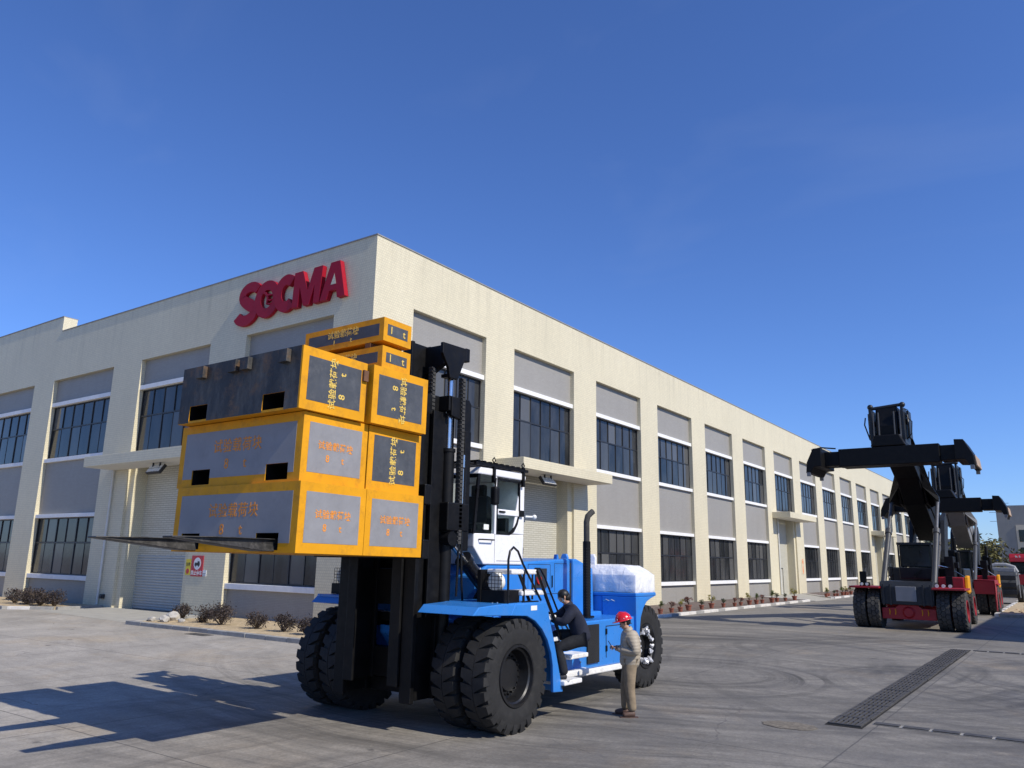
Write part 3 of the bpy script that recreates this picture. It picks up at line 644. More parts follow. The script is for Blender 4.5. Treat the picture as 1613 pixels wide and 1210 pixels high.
q = MB(); q.tube([(-8.2, 11.06, 3.78), (-8.06, 10.9, 3.84), (-8.05, 10.87, 3.7)], .014); q.build('mirror_arm', MT['black'], cab)
q = MB(); q.tube([(-8.19, 12.0, 3.25), (-8.12, 12.12, 3.25)], .02); q.ball((-8.1, 12.16, 3.25), .045); q.build('work_light', MT['sticker'], cab)
# hood
hd = None
q = MB(); q.prism([(10.62, 1.45), (10.62, 2.2), (10.9, 2.385), (11.95, 2.39), (12.1, 2.45), (13.55, 2.52), (13.64, 2.50), (13.64, 1.44)], 'x', -9.72, -8.22); hd = q.build('hood', MT['blue'], fk, bevel=.035)
q = MB(); q.prism([(13.66, 1.44), (13.66, 2.44), (13.74, 2.44), (13.74, 1.44)], 'x', -9.68, -8.26); q.build('hood_seam', MT['dark_in'], hd)
q = MB(); q.prism([(13.75, 1.44), (13.75, 2.52), (13.9, 2.52), (14.55, 2.34), (14.58, 1.44)], 'x', -9.72, -8.22); q.build('rear_hood', MT['blue'], hd, bevel=.035)
q = MB()
for (y0, y1, z0, z1) in ((12.15, 12.9, 2.40, 2.407), (12.15, 12.157, 1.75, 2.4), (12.9, 12.907, 1.75, 2.4), (13.05, 13.5, 2.42, 2.427), (13.05, 13.057, 1.9, 2.42), (10.7, 13.6, 1.862, 1.872)): q.box(-8.222, -8.216, y0, y1, z0, z1)
q.build('panel_gap', MT['dark_in'], hd)
q = MB(); q.box(-8.224, -8.2, 12.38, 12.76, 1.98, 2.33); vp = q.build('vent_opening', MT['dark_in'], hd)
q = MB(); q.cyl((-8.23, 12.47, 2.12), (-8.17, 12.47, 2.12), .075, n=16); q.build('tail_lamp', MT['red_lens'], hd, 40)
for y in (13.45,):
    q = MB(); q.prism([(y, 2.5), (y+.16, 2.5), (y+.13, 2.6), (y+.03, 2.6)], 'x', -8.5, -8.46); q.build('lifting_eye', MT['blue'], hd, bevel=.01)
q = MB(); q.tube([(-8.42, 12.12, 2.44), (-8.42, 12.12, 2.58)], .085, 14); q.build('intake_base', MT['steel'], hd, 40)
q = MB(); q.tube([(-8.42, 12.12, 2.58), (-8.42, 12.12, 2.66), (-8.44, 12.1, 2.74), (-8.5, 12.06, 2.80), (-8.62, 12.0, 2.82)], [.09, .1, .1, .09, .08], 14); q.build('air_intake', MT['black_gloss'], hd, 50)
# exhaust stack
q = MB(); q.cyl((-7.72, 13.42, 1.44), (-7.72, 13.42, 1.47), .14, n=20); q.cyl((-7.72, 13.42, 1.47), (-7.72, 13.42, 2.85), .074, n=20); ex = q.build('exhaust_stack', MT['black'], fk, 40)
q = MB(); q.tube([(-7.72, 13.42, 2.8), (-7.72, 13.42, 3.22), (-7.71, 13.45, 3.33), (-7.69, 13.54, 3.40), (-7.67, 13.58, 3.43)], .058, 16); q.build('exhaust_tip', MT['rubber_dusty'], ex, 50)
q = MB()
for k in range(22):
    for a in (-80, -40, 0, 40, 80):
        aa = rad(a-20); c = Vector((-7.72+.073*math.cos(aa), 13.42+.073*math.sin(aa), 1.62+k*.052)); q.cyl(c, c+Vector((math.cos(aa)*.004, math.sin(aa)*.004, 0)), .012, n=5)
o = q.build('heat_shield_holes', MT['steel'], ex); o['kind'] = 'stuff'; o.data.materials[0] = MT['grille']
# counterweight
CW = [(-7.27, 14.6), (-7.27, 15.5), (-7.75, 16.35), (-8.3, 16.6), (-9.6, 16.6), (-10.15, 16.35), (-10.63, 15.5), (-10.63, 14.6)]
q = MB(); q.prism(CW, 'z', 1.80, 1.875); q.box(-9.85, -8.05, 14.62, 16.5, .95, 1.80)
cw = q.build('counterweight', MT['blue'], fk, bevel=.02)
ARCH = [(14.6, 1.799), (15.48, 1.799), (15.3, 1.765), (15.08, 1.70), (14.92, 1.58), (14.80, 1.40), (14.73, 1.10), (14.70, .62), (14.6, .62)]
for x0, x1 in ((-8.04, -7.272), (-10.628, -9.86)):
    q = MB(); q.prism(ARCH, 'x', x0, x1); q.build('wheel_arch', MT['blue'], cw, bevel=.012)
q = MB(); ring = lambda s, z, dy=0: [(FX+(x-FX)*s, 15.5+(y-15.5)*s+dy, z) for x, y in CW]
q.loft([ring(.985, 1.88), ring(.99, 2.22), ring(.80, 2.40, -.05), ring(.55, 2.42, -.05)]); film = q.build('film_wrapped_top', MT['film'], cw)
md = film.modifiers.new('sub', 'SUBSURF'); md.subdivision_type = 'SIMPLE'; md.levels = 5; md.render_levels = 5
tx = bpy.data.textures.new('wrinkle', 'CLOUDS'); tx.noise_scale = .2; tx.noise_depth = 3
md = film.modifiers.new('wr', 'DISPLACE'); md.texture = tx; md.strength = .032; md.mid_level = .5; md.texture_coords = 'GLOBAL'
for (x, y, mt_) in ((-8.45, 14.9, 'film'), (-9.2, 15.0, 'blue')):
    q = MB(); q.prism([(x-.085, 2.38), (x+.085, 2.38), (x+.085, 2.56), (x+.05, 2.63), (x-.05, 2.63), (x-.085, 2.56)], 'y', y, y+.07); q.build('lifting_lug', MT[mt_], cw, bevel=.015)
q = MB(); q.tube([(-8.0, 14.59, 1.70), (-7.93, 14.56, 1.73), (-7.87, 14.59, 1.70), (-7.81, 14.56, 1.73), (-7.75, 14.59, 1.70)], .012, 6); q.build('hook', MT['steel'], cw)
for k in range(9):
    q = MB(); q.cyl((-7.18+.0*k, 9.68+k*.13, 1.835), (-7.18, 9.68+k*.13, 1.85), .016, n=6); q.build('bolt', MT['steel'], fk)
for (y, z) in ((11.9, 1.33), (12.5, 1.33), (11.9, .75), (12.5, .75), (14.4, .75), (14.4, 1.2)):
    q = MB(); q.cyl((-7.332, y, z), (-7.318, y, z), .018, n=6); q.build('bolt', MT['steel'], fk)
q = MB(); q.box(-8.2205, -8.2165, 11.05, 11.16, 2.08, 2.26); q.build('warning_decal', MT['sticker'], fk)
q = MB(); q.box(-8.2163, -8.2155, 11.07, 11.14, 2.14, 2.17); q.build('warning_decal', MT['red_lens'], fk)
q = MB(); q.box(-6.939, -6.936, 10.35, 10.52, 1.72, 1.79); q.build('warning_decal', MT['sticker'], fk)
q = MB(); q.prism([(12.95, 1.98), (12.97, 1.98), (12.97, 2.2), (12.95, 2.2)], 'x', -8.222, -8.2); q.build('latch', MT['black'], fk)
# right-hand access steps, stringer and handrails
for (y, z, x0, x1, dy) in ((11.22, .60, -7.38, -6.86, .55), (11.62, .95, -7.4, -7.0, .6), (11.2, 1.26, -7.42, -7.05, .45), (10.95, 1.60, -7.42, -7.05, .32)):
    q = MB(); q.box(x0, x1, y, y+dy, z-.06, z+.012); q.build('step', MT['wrap'], fk, bevel=.015)
for (y, z) in ((11.5, .66), (11.3, 1.02), (11.1, 1.34)):
    q = MB(); q.box(-7.42, -7.36, y, y+.5, z, z+.26); q.build('step_riser', MT['blue'], fk)
q = MB(); q.tube([(-7.03, 10.28, 1.84), (-7.03, 10.28, 2.3)], .02); q.tube([(-7.0, 9.83, 1.84), (-7.0, 9.82, 2.47), (-7.0, 9.86, 2.6), (-7.0, 9.95, 2.66), (-7.0, 10.07, 2.60), (-7.0, 10.2, 2.42), (-7.0, 10.72, 1.86)], .018); q.tube([(-7.04, 10.27, 1.84), (-7.04, 10.7, 1.84)], .015); q.build('handrail', MT['black_gloss'], fk, 50)
q = MB(); q.tube([(-7.35, 11.0, 1.85), (-7.35, 11.0, 2.24), (-7.35, 11.08, 2.34), (-7.35, 11.22, 2.34), (-7.35, 11.35, 2.22), (-7.3, 11.72, 1.62), (-7.25, 12.0, 1.3)], .017); q.build('handrail', MT['black_gloss'], fk, 50)
q = MB(); q.tube([(-7.02, 10.62, 2.32), (-7.02, 11.35, 1.26)], .028, 8); q.tube([(-7.38, 10.62, 2.32), (-7.38, 11.35, 1.26)], .028, 8); q.build('stair_stringer', MT['black_gloss'], fk, 50)
for (y, z) in ((10.45, 2.3), (10.72, 1.98)):
    q = MB(); q.box(-7.5, -7.02, y-.5, y+.2, z-.045, z+.03); q.build('step', MT['wrap'], fk, bevel=.02)
# headlamp towers on both fenders
for sg in (1, -1):
    q = MB(); mbox(q, sg, -7.55, -7.08, 9.82, 10.24, 1.84, 2.02); mbox(q, sg, -7.56, -7.50, 9.8, 10.1, 1.84, 2.32); mbox(q, sg, -7.56, -7.08, 10.0, 10.28, 2.27, 2.30); lb = q.build('lamp_bracket', MT['black'], fk)
    x = side(sg, -7.28); q = MB(); q.lathe([(0, .02), (0, .13), (.06, .15), (.12, .12), (.16, .04)], (x, 9.86, 2.14), 'y', 20); q.build('headlamp', MT['lamp_lens'], fk, 50)
    q = MB()
    for k in range(6): q.box(x-.16, x+.16, 9.83, 9.84, 2.0+k*.055, 2.008+k*.055); q.box(x-.16+k*.062, x-.152+k*.062, 9.826, 9.83, 2.0, 2.28)
    q.build('lamp_guard', MT['black'], lb)
q = MB(); q.cyl((-7.9, 10.3, 2.0), (-7.9, 10.3, 2.16), .035, n=10); q.tube([(-7.9, 10.3, 2.16), (-7.9, 10.3, 2.34)], .008, 6); q.build('antenna', MT['sticker'], fk)
# mast : outer channels, inner channels, cross members, lift chains, lift and tilt rams
for x0 in (-9.76, -8.36):
    q = MB()
    q.box(x0, x0+.22, 9.02, 9.10, .40, 5.05); q.box(x0+.075, x0+.145, 9.10, 9.52, .42, 5.05); q.box(x0, x0+.22, 9.52, 9.60, .42, 5.05); q.build('outer_mast_rail', MT['black'], fk, bevel=.008)
for x0 in (-9.52, -8.58):
    q = MB(); q.box(x0, x0+.2, 8.98, 9.05, .62, 5.90); q.box(x0+.065, x0+.135, 9.05, 9.42, .64, 5.90); q.box(x0, x0+.2, 9.42, 9.48, .64, 5.90); q.build('inner_mast_rail', MT['black'], fk, bevel=.008)
for (z0, z1, y0, y1) in ((1.40, 1.62, 9.62, 9.72), (2.30, 2.5, 9.62, 9.70), (.42, .62, 9.62, 9.75)):
    q = MB(); q.box(-9.80, -8.10, y0, y1, z0, z1); q.build('mast_crossmember', MT['black'], fk, bevel=.01)
q = MB(); q.prism([(-9.86, 5.88), (-8.04, 5.88), (-8.04, 5.56), (-8.3, 5.42), (-9.6, 5.42), (-9.86, 5.56)], 'y', 9.38, 9.48); q.build('inner_mast_head', MT['black'], fk, bevel=.015)
for x in (-8.06, -9.9):
    q = MB(); q.prism([(9.30, 5.90), (9.98, 5.92), (9.98, 5.72), (9.86, 5.68), (9.74, 5.42), (9.70, 5.34), (9.50, 5.34), (9.46, 5.5), (9.30, 5.72)], 'x', x, x+.06); q.box(x-.14, x, 9.5, 9.74, 5.36, 5.42); q.box(x-.05, x+.062, 9.90, 10.0, 5.70, 5.93); q.build('mast_head_plate', MT['black'], fk, bevel=.012)
q = MB(); q.box(-9.90, -8.0, 9.50, 9.62, 4.80, 5.05); q.prism([(9.55, 4.72), (9.55, 5.04), (10.0, 5.05), (10.06, 4.98), (10.06, 4.5), (9.9, 4.5), (9.84, 4.68)], 'x', -8.06, -7.98); q.prism([(9.55, 4.72), (9.55, 5.04), (10.0, 5.05), (10.06, 4.98), (10.06, 4.5), (9.9, 4.5), (9.84, 4.68)], 'x', -9.92, -9.84); q.build('outer_mast_head', MT['black'], fk, bevel=.012)
for x in (-8.04, -9.9):
    q = MB(); q.box(x, x+.07, 9.9, 10.06, 2.6, 4.52); q.build('mast_stay', MT['black'], fk, bevel=.01)
for x in (-8.12, -9.78):
    q = MB(); q.cyl((x, 9.66, .5), (x, 9.66, 4.15), .105, n=18); q.cyl((x, 9.66, 4.15), (x, 9.66, 4.2), .12, n=18); rm = q.build('lift_ram', MT['black'], fk, 40)
    q = MB(); q.cyl((x, 9.66, 4.2), (x, 9.66, 5.40), .052, n=16); q.build('ram_rod', MT['steel'], rm, 40)
def chain(x, y, z0, z1):
    q = MB(); z = z0; k = 0
    while z < z1:
        q.box(x-.05, x+.05, y-.035, y+.035, z, z+.045); q.box(x-.036, x+.036, y-.05, y+.05, z+.045, z+.062); z += .064; k += 1
    o = q.build('lift_chain', MT['rubber_dusty'], fk); return o
for x, y in ((-8.26, 9.36), (-8.0, 9.82), (-9.64, 9.36), (-9.9, 9.82)): chain(x, y, 2.7, 5.5 if y < 9.5 else 5.35)
for x in (-8.03, -9.9):
    p0 = Vector((x, 9.62, 2.78)); p1 = Vector((x, 10.76, 1.90)); d = (p1-p0).normalized(); mid = p0+d*.52
    q = MB(); q.cyl(mid, p1, .115, n=18); q.cyl(mid-d*.02, mid+d*.08, .145, n=18); q.cyl(p1-Vector((.1, 0, 0)), p1+Vector((.1, 0, 0)), .12, n=18); tc = q.build('tilt_ram', MT['black_gloss'], fk, 40)
    q = MB(); q.cyl(p0+d*.1, mid, .05, n=16); q.build('ram_rod', MT['steel'], tc, 40)
    q = MB(); q.cyl(p0-Vector((.09, 0, 0)), p0+Vector((.09, 0, 0)), .11, n=16); q.cyl(p0, p0+d*.16, .075, n=14); q.build('rod_eye', MT['black'], tc, 40)
    q = MB(); q.prism([(10.5, 1.84), (11.0, 1.84), (10.86, 2.05), (10.68, 2.05)], 'x', x-.16, x-.11); q.build('ram_bracket', MT['black'], tc)
q = MB(); q.box(-9.95, -7.95, 9.5, 10.04, 2.9, 3.34); q.build('mast_tie', MT['black'], fk, bevel=.02)
for x in (-8.17, -9.8):
    q = MB(); q.box(x, x+.05, 9.28, 9.80, 1.6, 4.78); q.build('hose_guard', MT['black'], fk, bevel=.01)
for z0, z1 in ((1.75, 2.3), (.66, 1.1)):
    q = MB(); q.box(-9.5, -8.42, 9.44, 9.5, z0, z1); q.build('mast_web_plate', MT['black'], fk)
# hoses
for pts in ([(-8.0, 9.98, 4.5), (-7.98, 9.95, 3.6), (-7.98, 9.9, 2.7), (-7.97, 9.92, 2.1), (-7.98, 9.98, 1.75), (-8.08, 10.0, 1.7)], [(-7.99, 9.86, 3.9), (-7.98, 9.84, 2.9), (-7.99, 9.82, 1.9)], [(-8.6, 9.7, 2.45), (-8.75, 9.9, 2.35), (-8.95, 10.2, 2.3), (-9.2, 10.4, 2.35)], [(-8.5, 9.75, 1.75), (-8.75, 9.7, 1.62), (-9.0, 9.72, 1.66), (-9.15, 9.9, 1.75)], [(-8.45, 9.72, 1.7), (-8.7, 9.66, 1.56), (-9.05, 9.68, 1.6)], [(-8.0, 10.4, 2.05), (-8.02, 10.55, 1.85), (-8.1, 10.45, 2.3), (-8.15, 10.25, 2.38)]):
    q = MB(); q.tube(pts, .019, 7); q.build('hydraulic_hose', MT['black_gloss'], fk, 60)
q = MB(); q.cyl((-7.99, 9.9, 3.92), (-7.99, 9.9, 4.12), .03, n=10); q.cyl((-7.99, 9.9, 3.3), (-7.99, 9.9, 3.9), .012, n=8); q.build('hose_coupling', MT['steel'], fk, 40)
# carriage and forks
q = MB(); q.box(-10.15, -7.8, 8.78, 8.92, 2.46, 2.74); q.box(-10.15, -7.8, 8.78, 8.92, 3.25, 3.55); q.box(-9.5, -9.36, 8.79, 8.98, 2.5, 4.6); q.box(-8.54, -8.4, 8.79, 8.98, 2.5, 4.6); q.box(-9.7, -8.2, 8.785, 8.91, 4.4, 4.62); q.build('carriage', MT['black'], fk, bevel=.015)
MT['fork_steel'] = paint('scuffed_fork_steel', (.035, .034, .034), .45, .5, var=.45, scale=6, dirt=(.17, .16, .15), dirt_amt=.55)
for xf in (-8.2, -9.83):
    q = MB(); z0 = 2.475
    q.prism([(8.76, z0+.035), (6.2, z0+.04), (5.0, z0+.165), (5.0, z0+.185), (5.5, z0+.195), (8.64, z0+.19), (8.64, z0+1.05), (8.76, z0+1.05)], 'x', xf-.16, xf+.16)
    # pointed tip
    for i, v in enumerate(q.v):
        if v[1] < 5.45: q.v[i] = (xf+(v[0]-xf)*.62, v[1], v[2])
    q.build('fork', MT['fork_steel'], fk, bevel=.008)

# ------------------------------------------------------------------ test weight blocks on the forks
MT['yellow'] = paint('block_yellow', (.70, .315, .008), .62, spec=.25, var=.10, scale=2.5, dirt=(.22, .11, .025), dirt_amt=.5)
MT['pgrey'] = paint('block_panel_grey', (.25, .248, .255), .55, var=.10, scale=2.2, dirt=(.16, .158, .16), dirt_amt=.4)
MT['pdark'] = paint('block_panel_dark', (.062, .068, .078), .55, var=.2, scale=3, dirt=(.16, .16, .16), dirt_amt=.4)
def m_bareblock():
    N = NT('scraped_dark_block'); p = N.pos()
    col = N.ramp(N.noise(N.pos((1, 1, .3)), 2.2, 9, .72), [(.3, (.012, .012, .013)), (.5, (.034, .033, .032)), (.74, (.13, .122, .108))])
    col = N.mix(col, (.16, .085, .035), N.math('MULTIPLY', N.ramp(N.noise(p, 1.9, 8, .75), [(.52, 0.), (.66, 1.)]), .85))
    N.bump(N.noise(p, 9, 6), .4, .02); return N.out(col, .6)
MT['pbare'] = m_bareblock()
MT['rust'] = paint('rusty_steel', (.13, .06, .03), .85, var=.4, scale=8)
MT['ink_orange'] = paint('stencil_orange', (.72, .26, .03), .6, var=.2, scale=30)
MT['ink_yellow'] = paint('stencil_yellow', (.72, .50, .10), .6, var=.2, scale=30)
TILT = .009
CH = '试验载荷块'
tm8 = {}
def stencil(key, body, size, sp=1.05):
    if key not in tm8: tm8[key] = text_mesh('stencil', body, size, sp, .0018, .0012)
    return tm8[key]
def block(label, x0, x1, y0, y1, z0, z1, side_mat, front_mat, text_rot, text_mat, front_text=None, pockets=True, ton='8', front_frame=True, yaw=0.0, small=False):
    cx, cy = (x0+x1)/2, (y0+y1)/2
    t = thing('test_weight_block', label, 'weight block', (cx, cy, z0), 0, 'test weight blocks stacked on the forks')
    A = Matrix.Translation((FX, 8, 2.5)) @ Matrix.Rotation(-TILT, 4, 'X') @ Matrix.Translation((-FX, -8, -2.5)) @ Matrix.Translation((cx, cy, z0)) @ Matrix.Rotation(yaw, 4, 'Z') @ Matrix.Translation((-cx, -cy, -z0))
    q = MB(); P = [(-10.04, -9.62), (-8.42, -7.98)]; ph = .21
    if pockets:
        pts = [(x0, z0)]
        for (a, b) in P: pts += [(a, z0), (a, z0+ph), (b, z0+ph), (b, z0)] if False else []
        pts = [(x0, z0), (x1, z0), (x1, z1), (x0, z1)]
        zl = z0+.035
        q.box(x0, x1, y0, y1, z0+ph+.03, z1, A); e = [x0]+[v for ab in P for v in ab]+[x1]
        for i in range(0, 6, 2): q.box(e[i], e[i+1], y0, y1, z0+.03, z0+ph+.03, A)
        q.box(x0, x1, y0, y1, z0, z0+.03, A)
    else: q.box(x0, x1, y0, y1, z0, z1, A)
    body = q.build('block_body', MT['yellow'] if front_frame else (MT['yellow'],), t)
    # thin black sheets over the pocket walls, painting in the shade of the hollows
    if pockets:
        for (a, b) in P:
            q = MB(); q.box(a+.002, b-.002, y0+.7, y0+.71, z0+.031, z0+ph+.029, A); q.box(a+.001, a+.006, y0+.012, y0+.7, z0+.031, z0+ph+.029, A); q.box(b-.006, b-.001, y0+.012, y0+.7, z0+.031, z0+ph+.029, A); q.box(a+.006, b-.006, y0+.012, y0+.7, z0+.0305, z0+.034, A); q.box(a+.006, b-.006, y0+.012, y0+.7, z0+ph+.026, z0+ph+.0295, A); q.build('pocket_shade', MT['black'], t)
    bw = .115 if not small else .085; g = .003
    q = MB(); q.box(x1, x1+g, y0+bw*.9, y1-bw*.9, z0+bw*(1.1), z1-bw, A); q.build('side_panel', side_mat, t)
    H = z1-z0; Wd = x1-x0
    if front_mat is not None:
        q = MB(); fz = z0+.0 if not front_frame else z0+bw; fx = bw*1.05 if front_frame else -.002
        if not front_frame:
            pts = [(x0, z0+.005)]
            for (a, b) in P: pts += [(a, z0+.005), (a, z0+ph+.03), (b, z0+ph+.03), (b, z0+.005)]
            pts += [(x1-.03, z0+.005), (x1-.03, z1), (x0, z1)]
        elif pockets:
            zb = z0+bw; pts = [(x0+fx, zb)]
            for (a, b) in P: pts += [(max(a, x0+fx+.01), zb), (max(a, x0+fx+.01), z0+ph+.03), (b, z0+ph+.03), (b, zb)]
            pts += [(x1-fx, zb), (x1-fx, z1-bw), (x0+fx, z1-bw)]
        else: pts = [(x0+fx, z0+bw), (x1-fx, z0+bw), (x1-fx, z1-bw), (x0+fx, z1-bw)]
        q.prism(pts, 'y', y0-g, y0, A); q.build('front_panel', front_mat, t)
    def lay(me, pos, right, upv, mt_):
        right = A.to_3x3() @ Vector(right); upv = A.to_3x3() @ Vector(upv); put_text(me, 'stencil_lettering', A @ Vector(pos), right, upv, mt_, t)
    def lay2(a, b, size, pos, right, upv, mt_, gap):
        for ch, k in ((a, -1), (b, 1)): lay(stencil(ch+str(size), ch, size), Vector(pos)+Vector(right)*gap*k, right, upv, mt_)
    X = x1+g+.0016; ym, zm = (y0+y1)/2, (z0+z1)/2
    if small: lay2('1', 't', .15, (X, ym, zm), (0, 1, 0), (0, 0, 1), MT[text_mat], .13)
    elif text_rot == 0:
        lay(stencil('ch', CH, .118), (X, ym, zm+.04), (0, 1, 0), (0, 0, 1), MT[text_mat]); lay2(ton, 't', .13, (X, ym, zm-.12), (0, 1, 0), (0, 0, 1), MT[text_mat], .13)
    else:
        s_ = 1 if text_rot > 0 else -1
        lay(stencil('ch2', CH, .135), (X, ym-s_*.03, zm), (0, 0, s_), (0, -s_, 0), MT[text_mat]); lay2(ton, 't', .15, (X, ym+s_*.13, zm), (0, 0, s_), (0, -s_, 0), MT[text_mat], .15)
    if front_text:
        xm = (x0+x1)/2; Y = y0-g-.0016; big = .19 if not small else .12
        if small:
            lay(stencil('chs', CH, .13), (xm+.0, Y, zm+.045), (1, 0, 0), (0, 0, 1), MT[front_text]); lay2('1', 't', .11, (xm+.0, Y, zm-.075), (1, 0, 0), (0, 0, 1), MT[front_text], .18)
        else:
            lay(stencil('chb', CH, .2, 1.12), (xm, Y, zm+.09), (1, 0, 0), (0, 0, 1), MT[front_text]); lay2(ton, 't', .2, (xm, Y, zm-.15), (1, 0, 0), (0, 0, 1), MT[front_text], .2)
    return t, A
BX0, BX1 = -10.249, -7.651; YF, YM, YR = 6.33, 7.447, 8.565
L1 = (2.486, 3.352); L2 = (3.36, 4.236); L3 = (4.248, 5.06)
block('bottom front yellow-edged block with grey panels, pierced by the forks', BX0, BX1, YF, YM-.006, *L1, MT['pgrey'], MT['pgrey'], 0, 'ink_orange', 'ink_orange')
block('bottom rear yellow-edged block with grey side panel next to the mast', BX0, BX1-.005, YM+.006, YR+.02, *L1, MT['pgrey'], None, 0, 'ink_orange', None)
block('middle front yellow-edged block with grey panels and faded orange stencil', BX0-.13, BX1-.10, YF+.05, YM-.006+.05, *L2, MT['pgrey'], MT['pgrey'], 0, 'ink_orange', 'ink_orange')
block('middle rear block with dark side panel and upright yellow stencil', BX0-.1, BX1-.09, YM+.06, YR+.0, *L2, MT['pdark'], None, 1, 'ink_yellow', None)
t3, A3 = block('upper front block with bare dark scraped face and four steel cleats', BX0-.04, BX1-.04, YF-.10, YM-.10, *L3, MT['pdark'], MT['pbare'], 1, 'ink_yellow', None, front_frame=False)
for xc_, mt_ in ((-9.79, 'pbare'), (-9.06, 'pbare'), (-8.79, 'pbare'), (-8.0, 'pbare')):
    q = MB(); q.box(xc_-.085, xc_+.085, YF-.10-.075, YF-.10-.004, 4.86, 5.03, A3); q.build('cleat', MT[mt_], t3, bevel=.006)
q = MB(); q.box(BX1-.041, BX1+.0, YM-.19, YM-.105, 4.80, 4.95, A3); q.build('cleat', MT['rust'], t3)
block('upper rear block set askew with scratched dark side panel', BX0-.0, BX1+.03, YM-.01, YR-.03, *L3, MT['pdark'], MT['rust'], -1, 'ink_yellow', None, pockets=False, yaw=rad(-1.0))
block('lower of the two small one-tonne blocks on top of the stack', -9.38, -7.7, 7.62, 8.2, 5.075, 5.40, MT['pdark'], MT['pdark'], 0, 'ink_yellow', 'ink_yellow', pockets=False, small=True)
block('topmost small one-tonne block resting on timber above the stack', -9.38, -7.7, 7.62, 8.19, 5.475, 5.82, MT['pdark'], MT['pdark'], 0, 'ink_yellow', 'ink_yellow', pockets=False, small=True)
for xq in (-9.15, -8.0):
    q = MB(); q.box(xq-.05, xq+.05, 7.64, 8.17, 5.405, 5.47); tag(q.build('timber_spacer', MT['rust']), 'dark timber spacer between the two small one-tonne blocks, '+('above the bare dark face' if xq < -9 else 'at their stencilled end'), 'timber', 'timber spacers in the block stack')
# ------------------------------------------------------------------ reach stackers
MT['red'] = paint('machine_red', (.30, .008, .014), .45, var=.1, dirt=(.14, .06, .05), dirt_amt=.25)
MT['charcoal'] = paint('machine_charcoal', (.018, .021, .025), .45, var=.2, dirt=(.07, .068, .062), dirt_amt=.25, spec=.35)
MT['boomgrey'] = paint('boom_grey', (.19, .195, .205), .5, var=.12, dirt=(.16, .15, .14), dirt_amt=.2)
MT['rs_glass'] = paint('stacker_glass', (.012, .02, .022), .06, var=.3)
MT['ram_light'] = paint('ram_light', (.13, .133, .14), .35, .3, var=.1)
MT['ram_grey'] = paint('ram_grey', (.065, .067, .07), .4, .2, var=.1)
def hex_tyre(r, w):
    q = MB(); h = w/2; rc = r-.035
    q.lathe([(-h*.72, r*.50), (-h*.92, r*.56), (-h, r*.72), (-h*.97, rc*.96), (-h*.86, rc), (h*.86, rc), (h*.97, rc*.96), (h, r*.72), (h*.92, r*.56), (h*.72, r*.50)], (0, 0, 0), 'x', 44, False)
    n = 24
    for c_, off in ((-.62, 0), (0, .5), (.62, 0)):
        for k in range(n):
            a = 2*math.pi*(k+off)/n; rings = []
            for rr in (rc-.01, r):
                sc = .90 if rr == r else .97
                ring = []
                for i in range(6):
                    t = math.pi/3*i+math.pi/2*0; du = math.cos(t)*.37*h*sc*1.02; da = math.sin(t)*(math.pi/n)*1.08*sc
                    ring.append(Vector((max(-h, min(h, c_*h+du)), rr*math.sin(a+da), -rr*math.cos(a+da))))
                rings.append(ring)
            q.loft(rings)
    return q
